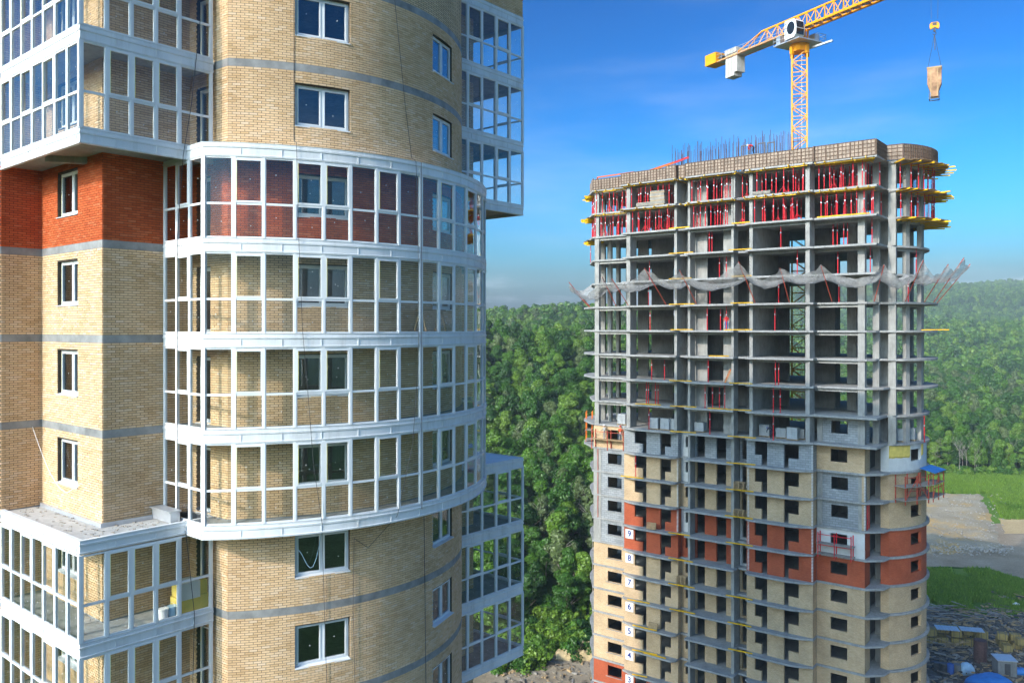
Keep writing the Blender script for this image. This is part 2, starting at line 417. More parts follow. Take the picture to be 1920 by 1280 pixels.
# window openings on each wall (d0, d1, sill, head) from the storey's floor
W_left = (4.88 - 3.50, 4.88 - 1.83, .98, 2.47)
dA, dB = [l_from_ray(kpx(p), F_cyl, 0, RW_ * (a_w + R(40))) for p in (553, 656)]
dC, dD = [l_from_ray(kpx(p), F_cyl, 0, RW_ * (a_w + R(42))) for p in (811, 847)]
W_cyl = [(dA, dB, .93, 2.33), (dC, dD, .93, 2.33)]
W_strip = (.42, 1.22, .06, 2.25)
def storey_color(n):
    return 'red' if n == 1 else 'tan'
NL0, NL1 = -5, 4                             # storeys in the picture
parts_w = {}
def window_unit(f, d0, d1, z0, z1, parent, depth=-.11, leaves=2, sillw=.16, split=None):
    """white two-leaf window with sill, set back in its opening"""
    (pa, na), (pb, nb) = f(d0), f(d1)
    a = Vector((pa[0] + na[0] * depth, pa[1] + na[1] * depth)); b = Vector((pb[0] + nb[0] * depth, pb[1] + nb[1] * depth))
    t = (b - a); L = t.length; t /= L; n = Vector((t.y, -t.x))
    mb = MB(); fw = .065; dp = .07
    def bx(x0, x1, y0, y1, u0, u1, mm=0):
        q = []
        for z in (u0, u1):
            for xx, yy in ((x0, y0), (x1, y0), (x1, y1), (x0, y1)):
                p = a + t * xx - n * yy; q.append((p.x, p.y, z))
        mb.hexa(q, mm)
    bx(0, L, 0, dp, z0, z0 + fw); bx(0, L, 0, dp, z1 - fw, z1)
    bx(0, fw, 0, dp, z0 + fw, z1 - fw); bx(L - fw, L, 0, dp, z0 + fw, z1 - fw)
    xs = [0, L] if leaves == 1 else [0, L * (split or .5), L]
    for x in xs[1:-1]: bx(x - .04, x + .04, 0, dp, z0 + fw, z1 - fw)
    for i in range(len(xs) - 1):            # sash frames
        x0 = xs[i] + (fw if i == 0 else .04); x1 = xs[i + 1] - (fw if i == len(xs) - 2 else .04); s = .05
        bx(x0, x0 + s, -.018, dp, z0 + fw, z1 - fw); bx(x1 - s, x1, -.018, dp, z0 + fw, z1 - fw)
        bx(x0 + s, x1 - s, -.018, dp, z0 + fw, z0 + fw + s); bx(x0 + s, x1 - s, -.018, dp, z1 - fw - s, z1 - fw)
    bx(fw + .001, fw + .012, -.022, -.012, z0 + fw, z1 - fw, 1)   # strip of yellow protective film
    wnd = mb.build('window', [M['pvc'], M['film']], parent, dz=GZ)
    rz = math.atan2(t.y, t.x)
    for i in range(len(xs) - 1):
        x0 = xs[i] + .1; x1 = xs[i + 1] - .1; p = a + t * ((x0 + x1) / 2) - n * .03
        cube('pane', M['window_glass'], wnd, (p.x, p.y, (z0 + z1) / 2 + GZ), (x1 - x0, .02, z1 - z0 - .23), rz)
        q = a + t * ((x0 + x1) / 2 + rnd.uniform(-.08, .12)) + n * .0
        q -= n * .016
        cube('sticker', M['sticker'], wnd, (q.x, q.y, z0 + (z1 - z0) * rnd.uniform(.35, .62) + GZ), (.032, .006, .034), rz)
    sl = MB()
    q = []
    for yy, zz in ((.12 + .05, z0 - .045), (.12 + .05, z0 - .02), (-.02, z0 + .012), (-.02, z0 - .02)):
        q.append((yy, zz))
    P = lambda xx, yy, zz: ((a + t * xx + n * yy).x, (a + t * xx + n * yy).y, zz)
    sl.hexa([P(-.03, q[0][0], q[0][1]), P(L + .03, q[0][0], q[0][1]), P(L + .03, q[3][0], q[3][1]), P(-.03, q[3][0], q[3][1]),
             P(-.03, q[1][0], q[1][1]), P(L + .03, q[1][0], q[1][1]), P(L + .03, q[2][0], q[2][1]), P(-.03, q[2][0], q[2][1])])
    sl.build('sill', M['metal'], wnd, dz=GZ)
    return wnd
single = []                                   # candidates for bricks built one by one
def make_wall(f, name, holes_of, colors, n0, n1, dmax=None, ones=None, flat_above=True):
    """one wall: mortar backing, slab bands, bricks"""
    mb = MB(); allh = []
    for n in range(n0, n1):
        for h in holes_of(n): allh.append((h[0], h[1], fl(n) + h[2], fl(n) + h[3]))
    wall_shell(f, fl(n0), fl(n1), allh, .38, mb)
    wl = mb.build('brick_wall', M['mortar'], LT, dz=GZ)
    for n in range(n0, n1 + 1):               # grey membrane over each slab edge
        k = max(1, int(f.L / .5)) if f.curved else 1; bm_ = MB()
        for i in range(k):
            a, b = f.L * i / k, f.L * (i + 1) / k; zt = fl(n); zb = zt - .25
            bm_.hexa([fpt(f, a, .0, zb), fpt(f, b, .0, zb), fpt(f, b, .0205, zb), fpt(f, a, .0205, zb), fpt(f, a, .0, zt), fpt(f, b, .0, zt), fpt(f, b, .0205, zt), fpt(f, a, .0205, zt)], 0, skip=(2,) )
        bm_.build('slab_edge', M['band'], wl, dz=GZ)
    groups = {}
    for n in range(n0, n1):
        c = colors(n)
        segs = [(fl(n), fl(n + 1) - .25, c)]
        if name == 'right2' and n == 5: segs = []
        for z0, z1, cc in segs:
            hs = [(h[0], h[1], fl(n) + h[2], fl(n) + h[3]) for h in holes_of(n)]
            bl = [b for b in brick_list(f, z0, z1, hs) if dmax is None or b[0] < dmax]
            if ones and ones(n):
                for b in bl:
                    p, nn = f((b[0] + b[1]) / 2)
                    single.append((lw(*p, (b[2] + b[3]) / 2).length, f, b, cc, wl))
            groups.setdefault(cc, []).extend(bl)
    return wl, groups
single_set = None
WALLS = []
def hl(n): return [W_left]
def hn(n): return []
WALLS.append((F_left, *make_wall(F_left, 'left', hl, storey_color, NL0, NL1, ones=lambda n: -2 <= n <= 1)))
WALLS.append((F_ret, *make_wall(F_ret, 'ret', hn, storey_color, NL0, NL1)))
WALLS.append((F_bay, *make_wall(F_bay, 'bay', hn, storey_color, NL0, NL1)))
WALLS.append((F_right, *make_wall(F_right, 'right', hn, storey_color, NL0, NL1, ones=lambda n: -2 <= n <= 1)))
WALLS.append((F_strip, *make_wall(F_strip, 'strip', lambda n: [W_strip], storey_color, NL0, NL1)))
WALLS.append((F_cyl, *make_wall(F_cyl, 'cyl', lambda n: W_cyl, storey_color, NL0, NL1, dmax=None)))
WALLS.append((F_right2, *make_wall(F_right2, 'right2', hn, storey_color, NL0, 5)))
single.sort(key=lambda s: s[0])
chosen = {}
bmesh_unit = {}
for mt in ('tan', 'red'):
    b = MB(); b.box(-.5, .5, -.5, .5, -.5, .5, skip=(4,)); bmesh_unit[mt] = b.mesh('brick_' + mt, M['brick_%s_single' % mt])
for d, f, b, cc, wl in single:
    if len(chosen) >= 300: break
    if b[1] - b[0] < BL - .001: continue
    chosen[(id(f), b)] = 1
    o = .020 + rnd.uniform(-.003, .003); p, nn = f((b[0] + b[1]) / 2)
    link('brick', bmesh_unit[cc], wl, (p[0] + nn[0] * (o / 2), p[1] + nn[1] * (o / 2), (b[2] + b[3]) / 2 + GZ), (0, 0, math.atan2(nn[1], nn[0]) + math.pi / 2), (b[1] - b[0], o, b[3] - b[2]))
for f, wl, groups in WALLS:
    for cc, bl in groups.items():
        brick_mesh(f, [b for b in bl if (id(f), b) not in chosen], 'bricks', M['brick_' + cc], wl)
# windows
for n in range(NL0, NL1):
    window_unit(F_left, W_left[0] + .02, W_left[1] - .02, fl(n) + W_left[2] + .02, fl(n) + W_left[3], WALLS[0][1], split=.62)
    for wi, h in enumerate(W_cyl):
        window_unit(F_cyl, h[0] + .01, h[1] - .01, fl(n) + h[2] + .02, fl(n) + h[3], WALLS[5][1], depth=-.11 if wi == 0 else -.07)
    # balcony door of the wall strip
    window_unit(F_strip, W_strip[0] + .02, W_strip[1] - .02, fl(n) + W_strip[2], fl(n) + W_strip[3], WALLS[4][1], leaves=1)
# rooms: floors inside, and the rest of the tower (outside the frame) so that it throws its shadow
inner = [(-4.6, .36), (-.36, .36), (-.36, 3.3)] + [(BULGE_C[0] + 7.7 * math.cos(a), BULGE_C[1] + 7.7 * math.sin(a)) for a in [R(-42 + 4 * i) for i in range(22)]] + [(-.36, 13.7), (-.36, 16.6), (-4.6, 16.6)]
for n in range(NL0, NL1 + 1):
    mb = MB(); mb.prism(inner, fl(n) - .22, fl(n) - .02); mb.build('floor_slab', M['slab'], LT, dz=GZ)
mb = MB()
mb.box(-5.2, -4.9, -.9, 16.9, fl(NL0), fl(NL1)); mb.build('room_darkening_wall', M['concrete_wall'], LT, dz=GZ)
mb = MB()
full = [(-9.0, -1.3), (-4.88, -1.3), (-4.88, 0), (0, 0), (0, 2.9)] + [fpt(F_cyl, F_cyl.L * i / 24, 0, 0)[:2] for i in range(25)] + [(0, 14.1), (0, 17), (-4.88, 17), (-4.88, 18.3), (-9, 18.3)]
mb.prism(full, fl(NL1) + .01, 28.0); mb.prism(full, -GZ, fl(NL0) - .26)
mb.box(-31.2, -9.001, -1.3, 18.3, -GZ, 28.0)
mb.box(-9.0, -5.0, 17.0, 18.3, fl(NL0), fl(NL1) + .01)
mb.build('brick_wall', M['tan_far'], LT, dz=GZ)
# ------------------------------------------------------------------ glazed balconies
def cladding(mb, pts, z0, zb=-.40, zt=.045, m=0, closed=False, lip=1.0):
    """folded sheet metal band swept along plan points [(p, outward normal)]"""
    prof = [(-.10, zb), (.015, zb), (.025, zb + .05), (.0, zb + .06), (.0, -.13), (.022, -.115), (.028, -.06), (.006, -.05), (.006, zt - .02), (.02, zt), (-.12, zt)]
    acc = 0.0
    for i in range(len(pts) - 1):
        (p, n), (q, k) = pts[i], pts[i + 1]
        sg = Vector((q[0] - p[0], q[1] - p[1])); sl_ = sg.length; sg /= max(sl_, 1e-6); nn_s = Vector((sg.y, -sg.x)); x_ = 1.24 - acc
        while x_ < sl_ - .03:                    # standing seam between two lengths of sheet
            c_ = Vector((p[0], p[1])) + sg * x_ + nn_s * .004
            mb.rbox((c_.x, c_.y), sg, nn_s, .016, .030, z0 + zb + .05, z0 - .12, m); x_ += 1.24
        acc = (sl_ - (x_ - 1.24)) if x_ - 1.24 > 0 or sl_ > .1 else acc + sl_
        for j in range(len(prof)):
            a, b = prof[j], prof[(j + 1) % len(prof)]
            mb.face(((p[0] + n[0] * a[0], p[1] + n[1] * a[0], z0 + a[1]), (q[0] + k[0] * a[0], q[1] + k[1] * a[0], z0 + a[1]),
                     (q[0] + k[0] * b[0], q[1] + k[1] * b[0], z0 + b[1]), (p[0] + n[0] * b[0], p[1] + n[1] * b[0], z0 + b[1])), m)
def glaze(parent, pts, z0, z1, wide=(), sash=(), zt=None, mw=.075, seed=0):
    """pts: plan points of the posts in order; one bay between each pair"""
    rr = random.Random(seed); zt = zt if zt is not None else z0 + 1.13
    zb = z0 + .05; ztp = z1 - .40
    norm = []
    for i in range(len(pts) - 1):
        a, b = Vector(pts[i]), Vector(pts[i + 1]); t = (b - a).normalized(); norm.append((t, Vector((t.y, -t.x))))
    for i, p in enumerate(pts):
        t, n = norm[max(0, i - 1)]
        if 0 < i < len(pts) - 1:
            n = (norm[i - 1][1] + norm[i][1]).normalized(); t = Vector((-n.y, n.x))
        wd = mw * (1.9 if i in wide else 1.0)
        cube('mullion', M['pvc'], parent, (p[0] - n.x * .04, p[1] - n.y * .04, (zb + ztp) / 2 + GZ), (wd, .10, ztp - zb), math.atan2(t.y, t.x))
    st = MB()
    for i in range(len(pts) - 1):
        a, b = Vector(pts[i]), Vector(pts[i + 1]); t, n = norm[i]; L = (b - a).length
        c = (a + b) / 2 - n * .04; fw = .05; mb = MB()
        x0, x1 = -L / 2 + mw * .5, L / 2 - mw * .5
        def bx(u0, u1, z_0, z_1, yo=0.0, dp=.07, mm=0):
            q = []
            for z in (z_0, z_1):
                for xx, yy in ((u0, -dp / 2 + yo), (u1, -dp / 2 + yo), (u1, dp / 2 + yo), (u0, dp / 2 + yo)):
                    v = c + t * xx - n * yy; q.append((v.x, v.y, z))
            mb.hexa(q, mm)
        bx(x0, x1, zb, zb + fw); bx(x0, x1, zt - .035, zt + .035); bx(x0, x1, ztp - fw, ztp)
        bx(x0, x0 + .03, zb + fw, zt - .035); bx(x1 - .03, x1, zb + fw, zt - .035)
        op = (i in sash)
        s = .062 if op else .03; yo = -.02 if op else 0
        bx(x0, x0 + s, zt + .035, ztp - fw, yo); bx(x1 - s, x1, zt + .035, ztp - fw, yo)
        if op:
            bx(x0 + s, x1 - s, zt + .035, zt + .035 + s, yo); bx(x0 + s, x1 - s, ztp - fw - s, ztp - fw, yo)
            bx(x0 + s - .012, x0 + s, zt + .1, ztp - fw - s, yo - .04, .006, 1)
        mb.build('sash_frame', [M['pvc'], M['film']], parent, dz=GZ)
        rz = math.atan2(t.y, t.x); e = .062 if op else .03
        cube('pane', M['glass'], parent, (c.x, c.y, (zb + fw + zt - .035) / 2 + GZ), (x1 - x0 - .06, .014, zt - .035 - zb - fw), rz)
        zl = zt + .035 + (e if op else 0); zh = ztp - fw - (e if op else 0)
        cube('pane', M['glass'], parent, (c.x, c.y, (zl + zh) / 2 + GZ), (x1 - x0 - 2 * e, .014, zh - zl), rz)
        for (lo, hi) in ((zb + fw, zt - .035), (zl, zh)):
            v = c + t * rr.uniform(-.12, .12) + n * .012; zz = lo + (hi - lo) * rr.uniform(.25, .7)
            st.rbox((v.x, v.y), t, n, .028, .006, zz, zz + .03)
    st.build('sticker', M['sticker'], parent, dz=GZ, kind='stuff')
def balc(points_norm, fl_poly, n, top=False, bottom=False):
    z0 = fl(n); mb = MB()
    cladding(mb, points_norm, z0)
    return mb.build('balcony', M['metal'], LT, dz=GZ)
# --- rounded balconies on the bay
F_barc = arc(BULGE_C, RB_, -a_b, a_b)
G_ = F_barc(0)[0]
px_posts = [438, 495, 553.5, 607.5, 658, 707, 749, 790, 824, 852.5, 875, 893, 905]
ds_ = [l_from_ray(kpx(p), F_barc, 0, RB_ * (a_b + R(41))) for p in px_posts]
d = ds_[-1]
while d < F_barc.L - 1.0: d += .86; ds_.append(d)
ds_[-1] = F_barc.L
arc_posts = [F_barc(x)[0] for x in [0] + ds_]
yF = G_[1]
flat_posts = [(.07, yF), (.88, yF), (1.70, yF)]
posts = flat_posts + arc_posts
end_posts = [(p[0], 17 - p[1]) for p in reversed(flat_posts)]
def sweep_pts():
    o = [((0.0, yF), (0, -1)), ((G_[0] - .06, yF), (0, -1))]
    c0 = F_barc(0)[1]
    k = 56
    for i in range(k + 1):
        p, n = F_barc(F_barc.L * i / k); o.append((p, n))
    o.append(((G_[0] - .06, 17 - yF), (0, 1))); o.append(((0, 17 - yF), (0, 1)))
    return o
SP = sweep_pts()
floor_poly = [(p[0] - n[0] * .06, p[1] - n[1] * .06) for p, n in SP]
wall_poly = [(0, 14.1)] + [fpt(F_cyl, F_cyl.L * i / 24, 0, 0)[:2] for i in range(24, -1, -1)] + [(0, 2.9)]
for n in range(-2, 3):
    b = balc(SP, None, n)
    mb = MB(); q = [((p[0] - nn[0] * .07, p[1] - nn[1] * .07)) for p, nn in SP]
    # floor strip between wall and glazing
    inn = [(.0, 2.9)] + [F_strip(F_strip.L)[0]] 
    ko = len(q); ins = []
    for i, (x, y) in enumerate(q):
        ang = math.atan2(y - 8.5, x + 3.75); ang = max(-a_w, min(a_w, ang)); ins.append((BULGE_C[0] + 7.9 * math.cos(ang), BULGE_C[1] + 7.9 * math.sin(ang)))
    ins[0] = (0.0, 2.9); ins[1] = (1.9, 3.1); ins[-1] = (0.0, 14.1); ins[-2] = (1.9, 13.9)
    zt, zb = fl(n) - .03, fl(n) - .24
    for i in range(ko - 1):
        a, c, d_, e = q[i], q[i + 1], ins[i + 1], ins[i]
        mb.hexa([(*a, zb), (*c, zb), (*d_, zb), (*e, zb), (*a, zt), (*c, zt), (*d_, zt), (*e, zt)], 0, skip=(3, 5))
    mb.build('balcony_floor', M['slab'], b, dz=GZ)
    if n == 2:                                  # the roof of the top one: sheet metal sloping up to the wall
        mb = MB()
        for i in range(ko - 1):
            a, c = SP[i], SP[i + 1]
            A_ = (a[0][0] - a[1][0] * .0, a[0][1] - a[1][1] * .0, fl(2) + .05); C_ = (c[0][0], c[0][1], fl(2) + .05)
            D_ = (*ins[i + 1], fl(2) + .14); E_ = (*ins[i], fl(2) + .14)
            mb.hexa([(A_[0], A_[1], A_[2] - .04), (C_[0], C_[1], C_[2] - .04), (D_[0], D_[1], D_[2] - .06), (E_[0], E_[1], E_[2] - .06), A_, C_, D_, E_])
        mb.build('balcony_roof', M['metal'], b, dz=GZ)
        continue
    glaze(b, posts, fl(n), fl(n + 1), wide=(3, 4, 11), sash=(1, 4, 6, 7, 9, 12, 14, 16), seed=n + 40)
# --- corner boxes (near corner and far corner)
def box_balcony(n, path, glz, sash, wide=(), roof=False, glazed=True, floor=None, zt=None, low=-.40):
    z0 = fl(n); mb = MB()
    pn = []
    for i, p in enumerate(path):
        ns = []
        if i > 0:
            t = Vector(p) - Vector(path[i - 1]); t.normalize(); ns.append(Vector((t.y, -t.x)))
        if i < len(path) - 1:
            t = Vector(path[i + 1]) - Vector(p); t.normalize(); ns.append(Vector((t.y, -t.x)))
        nn = ns[0] if len(ns) == 1 else Vector((ns[0].x + ns[1].x, ns[0].y + ns[1].y))
        pn.append((p, (nn.x, nn.y)))
    cladding(mb, pn, z0, zb=low)
    b = mb.build('balcony', M['metal'], LT, dz=GZ)
    mb = MB(); mb.prism(floor, z0 - .26, z0 - .03); mb.build('balcony_floor', M['roofing' if roof else 'slab'], b, dz=GZ)
    if glazed:
        for gi, g in enumerate(glz):
            glaze(b, g, z0, fl(n + 1), wide=wide[gi] if wide else (), sash=sash[gi], seed=n * 7 + gi + len(g))
    return b
def vray(px, u):                                # v where the sight line of px meets the plane u
    k = kpx(px); lo, hi = -3.0, 24.0
    for _ in range(50):
        m = (lo + hi) / 2; q = lw(u, m)
        if q.x - k * q.y < 0: lo = m
        else: hi = m
    return (lo + hi) / 2
bu, bv = 1.55, -1.31
near_path = [(-4.86, bv), (bu, bv), (bu, 2.88)]
near_l = [(-4.83 + (bu + 4.78) * i / 7, bv) for i in range(8)]; near_l[-1] = (bu - .02, bv)
near_r = [(bu, bv + .03)] + [(bu, vray(p, bu)) for p in (201, 247, 293, 337)] + [(bu, 2.82)]
near_floor = [(-4.86, bv + .08), (bu - .08, bv + .08), (bu - .08, 2.88), (.02, 2.88), (.02, -.02), (-4.86, -.02)]
far_path = [(1.4, 14.15), (1.4, 19.0), (-4.86, 19.0)]
far_r = [(1.4, 14.2 + (19.0 - 14.2) * i / 5) for i in range(6)]
far_l = [(1.4 - 6.2 * i / 7, 19.0) for i in range(8)]
far_floor = [(1.32, 14.15), (1.32, 18.92), (-4.86, 18.92), (-4.86, 17.02), (.02, 17.02), (.02, 14.15)]
for n in range(NL0, NL1 + 1):
    if n in (2, 3):
        box_balcony(n, near_path, [near_l, near_r], [(0, 2, 4), (1, 2, 3)], floor=near_floor, wide=[(), (0,)])
        box_balcony(n, far_path, [far_r, far_l], [(1, 3), (1, 4)], floor=far_floor)
    elif n == 4:
        box_balcony(n, near_path, [], [], floor=near_floor, glazed=False)
        box_balcony(n, far_path, [far_r, far_l], [(1, 3), (1, 4)], floor=far_floor)
    elif n == -2:
        b = box_balcony(n, near_path, [], [], floor=near_floor, glazed=False, roof=True, low=-.36)
        mb = MB(); mb.box(-4.8, .0, -.10, -.0, fl(-2) - .03, fl(-2) + .10); mb.box(.0, .1, -.1, 1.9, fl(-2) - .03, fl(-2) + .10)
        mb.build('flashing', M['zinc'], b, dz=GZ)
        b = box_balcony(n, far_path, [], [], floor=far_floor, glazed=False, roof=True)
        mb = MB(); mb.prism([(1.36, 14.15), (1.36, 18.96), (-4.86, 18.96), (-4.86, 17.02), (.02, 17.02), (.02, 14.15)], fl(-2) - .02, fl(-2) + .03)
        mb.build('balcony_roof', M['metal'], b, dz=GZ)
    elif n < -2:
        box_balcony(n, near_path, [near_l, near_r], [(0, 2, 4), (1, 2, 3)], floor=near_floor, wide=[(), (0,)])
        box_balcony(n, far_path, [far_r, far_l], [(1, 3), (1, 4)], floor=far_floor)
# brickwork above the far boxes
F_far = line((1.4, 14.1), (1.4, 19.0))
mb = MB(); mb.prism([(1.38, 14.1), (1.38, 18.98), (-4.9, 18.98), (-4.9, 17.0), (0, 17.0), (0, 14.1)], fl(5) + .05, 24)
fw = mb.build('brick_wall', M['mortar'], LT, dz=GZ)
F_far2 = line((1.38, 14.1), (1.38, 18.98))
brick_mesh(F_far2, brick_list(F_far2, fl(5) + .06, fl(5) + .84, []), 'bricks', M['brick_tan'], fw)
brick_mesh(F_far2, brick_list(F_far2, fl(5) + .84, fl(5) + 2.1, []), 'bricks', M['brick_red'], fw)
box_balcony(5, far_path, [], [], floor=far_floor, glazed=False)
# precast beam under the near box and the small metal cap beside the rounded balcony
mb = MB(); mb.bar((-1.9, bv + .35, fl(2) - .37), (-.6, .9, fl(2) - .37), .22, .2); mb.build('beam', M['concrete'], LT, dz=GZ)
mb = MB(); mb.box(.06, 1.3, 1.55, 1.86, fl(-2) + .0, fl(-2) + .34); mb.box(.02, 1.34, 1.48, 1.9, fl(-2) + .34, fl(-2) + .38); mb.build('vent_duct', M['zinc'], LT, dz=GZ)
# --- things kept on the lower balcony, ropes down the facade
def lthing(name, x, y, z, label, cat, group=None, rz=0):
    p = lw(x, y, z); return empty(name, p, THL + rz, label=label, cat=cat, group=group)
zb_ = fl(-3)
t = lthing('insulation_pack', 1.08, 2.3, zb_ - .03, 'yellow wrapped pack of insulation standing behind balcony glass beside two buckets', 'building material')
mb = MB(); mb.box(-.3, .3, -.5, .5, 0, .55); mb.box(-.28, .27, -.46, .48, .56, 1.0); mb.build('bale', M['insul_y'], t)
mb = MB(); mb.box(-.32, .32, -.52, .2, .99, 1.04); mb.box(.30, .325, -.52, .2, .5, 1.0); mb.build('wrapping', M['insul_w'], t)
for i, (x, y, c, lb) in enumerate(((1.22, 1.35, 'white', 'white bucket with blue label on the balcony floor next to yellow pack'), (1.2, 1.66, 'pale_blue', 'pale blue bucket on the balcony floor against the yellow pack'))):
    t = lthing('bucket', x, y, zb_ - .03, lb, 'bucket', 'buckets on the balcony')
    mb = MB(); mb.tube((0, 0, 0), (0, 0, .36), .13, .155, 14); mb.tube((0, 0, .33), (0, 0, .37), .165, .165, 14); mb.build('pail', M[c], t)
    mb = MB()
    for k in range(8):
        a0, a1 = math.pi * k / 8, math.pi * (k + 1) / 8
        mb.tube((.16 * math.cos(a0), 0, .36 + .12 * math.sin(a0)), (.16 * math.cos(a1), 0, .36 + .12 * math.sin(a1)), .006, n=4)
    mb.build('handle', M['zinc'], t)
def rope(name, pts, r, mat, label, cat='rope'):
    mb = MB()
    for a, b in zip(pts, pts[1:]): mb.tube(a, b, r, n=5)
    o = mb.build(name, M[mat], None); return tag(o, label, cat)
def cylpt(px, z, out):
    k = kpx(px); f = arc(BULGE_C, RW_ + out, -a_w, a_w)
    d = l_from_ray(k, f, 0, (RW_ + out) * (a_w + R(41))); p = f(d)[0]; return lw(p[0], p[1], z)
def ropepath(spec): return [cylpt(p, z, o) for p, z, o in spec]
rope('rope', ropepath([(551, 13, .05), (551, 6.2, .03), (556, 5.9, 1.12), (560, 3, 1.13), (567, 0, 1.12), (577, -2, 1.13), (588, -4.4, 1.13), (604, -6.3, 1.1), (604, -7.0, .1), (611, -11, .06), (616, -14, .06)]), .0085, 'steel', 'dark hanging rope down the middle of the rounded bay over two window columns')
rope('rope', ropepath([(733, 13, .05), (760, 8, .05), (772, 6.2, .03), (780, 5.8, 1.13), (784, 3, 1.13), (785, -1, 1.12), (774, -4, 1.12), (745, -6.4, 1.1), (690, -7.6, .1), (664, -7.2, .06), (662, -9.5, .06), (668, -14, .05)]), .0085, 'steel', 'dark cable crossing the rounded bay to the right of its wider windows')
rope('rope', ropepath([(790, 5.8, 1.16), (791, -6.3, 1.14), (795, -7, .06), (797, -10, .05), (799, -14, .05)]), .011, 'steel', 'thin vertical line along the broad post of the rounded balconies')
pts = [lw(u_, v_, z) for u_, v_, z in ((bu + .04, 2.4, 10), (bu + .04, 2.1, 7.2), (bu + .04, 1.82, 5.5), (1.05, yF - .05, 3), (1.05, yF - .05, -6.2), (bu + .05, 1.9, -6.5), (bu + .04, 2.2, -9.2), (bu + .04, 2.1, -13))]
rope('rope', pts, .011, 'steel', 'dark cable hanging beside the left end of the rounded balconies')
pts = [lw(-4.86 + i * .28, -.02 - .30 * (1 - i / 16), -3.45 - 2.0 * math.sin(min(1, i / 9) * math.pi / 2) + max(0, (i - 9)) * .12) for i in range(13)]
rope('cable', pts, .008, 'white', 'white cable drooping across the tan wall above the balcony roof', 'cable')
pts = [cylpt(560 + i * 5.4, -7.35 - .95 * math.sin(math.pi * (i / 8.0) ** 1.3) + .55 * i / 8, .07) for i in range(9)]
rope('cable', pts, .010, 'pale_blue', 'pale blue cable looping in front of the window under the rounded balconies', 'cable')
# grit on the balcony roof
mb = MB()
for i in range(120):
    if rnd.random() < .6: x, y = rnd.uniform(-4.6, .1), rnd.uniform(-1.0, -.12)
    else: x, y = rnd.uniform(.12, 1.3), rnd.uniform(-1.0, 1.4)
    s = rnd.uniform(.01, .045); p = lw(x, y, fl(-2) - .03); mb.box(p.x - s, p.x + s, p.y - s * .6, p.y + s * .6, p.z, p.z + s * .8)
mb.build('grit', M['wood_grey'], None, kind='stuff')
# ================================================================== RIGHT TOWER (under construction)
THR = R(-37.3)
RA = Vector((14.7, 103.6, -GZ))
RT = empty('unfinished_tower', RA, THR, label='unfinished concrete frame tower with brick infill on its lower storeys and formwork on top', cat='apartment tower')
cR, sR = math.cos(THR), math.sin(THR)
def rw(x, y, z=0): return Vector((RA.x + cR * x - sR * y, RA.y + sR * x + cR * y, z))
def rz_(n): return -.25 - 3 * (n - 4)         # slab tops: n = -2 is the top deck, n = 21 the ground floor
def thing_r(name, x, y, z, label, cat, group=None, rz=0.0):
    return empty(name, rw(x, y, z), THR + rz, label=label, cat=cat, group=group)
BC = (24.2, 8.5); BL_C = (-.6, 8.5)           # centres of the rounded bays
def outline(n, wall=False):
    box = n in (-2, -1, 0, 1, 2, 7, 8) and not wall
    rb = 7.95 if wall else (9.1 if n in (3, 4, 5, 6) else (9.0 if n <= 0 else 8.25))
    rl = 9.7 if n in (3, 4, 5, 6, 8, 9) else (9.2 if n <= 0 else 8.9)
    g = .0 if n <= 0 else 0
    P = [(-5.3, -.18), (-.15, -.18), (-.15, -1.5), (.3, -1.6), (1.1, -2.0), (2.2, -2.3), (6.7, -2.35), (7.25, -1.85), (7.25, -.75), (8.5, -.75), (8.5, -2.2),
         (14.5, -2.2), (14.5, -.75), (15.75, -.75), (15.75, -1.85), (16.3, -2.35), (20.8, -2.3), (21.9, -2.0), (22.7, -1.6), (23.15, -1.5)]
    if n <= 0:
        P = [(-5.3, -.18), (-.15, -.18), (-.15, -1.75), (7.25, -1.9), (7.25, -1.2), (8.5, -1.2), (8.5, -1.9), (14.5, -1.9), (14.5, -1.2), (15.75, -1.2), (15.75, -1.9), (23.15, -1.75)]
    if box: P += [(23.2, -1.4), (29.5, -1.4), (29.6, 2.7)]
    elif n in (3, 4, 5): P += [(23.15, -.2), (28.25, -.2), (28.25, .0), (28.9, .9), (28.9, 2.2)]
    else: P += [(23.15, -.2), (28.2, -.2), (29.6, 1.1), (29.9, 2.6)]
    a0 = math.asin(min(.95, (8.5 - 2.75) / rb))
    P += [(BC[0] + rb * math.cos(a), BC[1] + rb * math.sin(a)) for a in [-a0 + 2 * a0 * i / 28 for i in range(29)]]
    P += [(28.2, 17.2), (23.15, 17.2), (23.1, 18.4), (-.1, 18.4), (-.15, 17.2), (-5.3, 17.2)]
    a1 = math.asin(min(.95, 6.0 / rl))
    P += [(BL_C[0] + rl * math.cos(a), BL_C[1] + rl * math.sin(a)) for a in [math.pi - a1 + 2 * a1 * i / 20 for i in range(21)]]
    return P
for n in range(-2, 22):
    mb = MB(); mb.prism(outline(n), rz_(n) - .21, rz_(n))
    mb.build('floor_slab', M['slab'], RT, dz=GZ)
def rl(px, v):                                   # s where the sight line of px meets the plane v
    k = kpx(px); lo, hi = -15.0, 45.0
    for _ in range(50):
        m = (lo + hi) / 2; q = rw(m, v)
        if q.x - k * q.y < 0: lo = m
        else: hi = m
    return (lo + hi) / 2
def rcube(name, m, x0, x1, y0, y1, z0, z1, parent=None, **k):
    return cube(name, M[m], parent or RT, ((x0 + x1) / 2, (y0 + y1) / 2, (z0 + z1) / 2 + GZ), (x1 - x0, y1 - y0, z1 - z0), **k)
def pol(c, r, a): return c[0] + r * math.cos(R(a)), c[1] + r * math.sin(R(a))
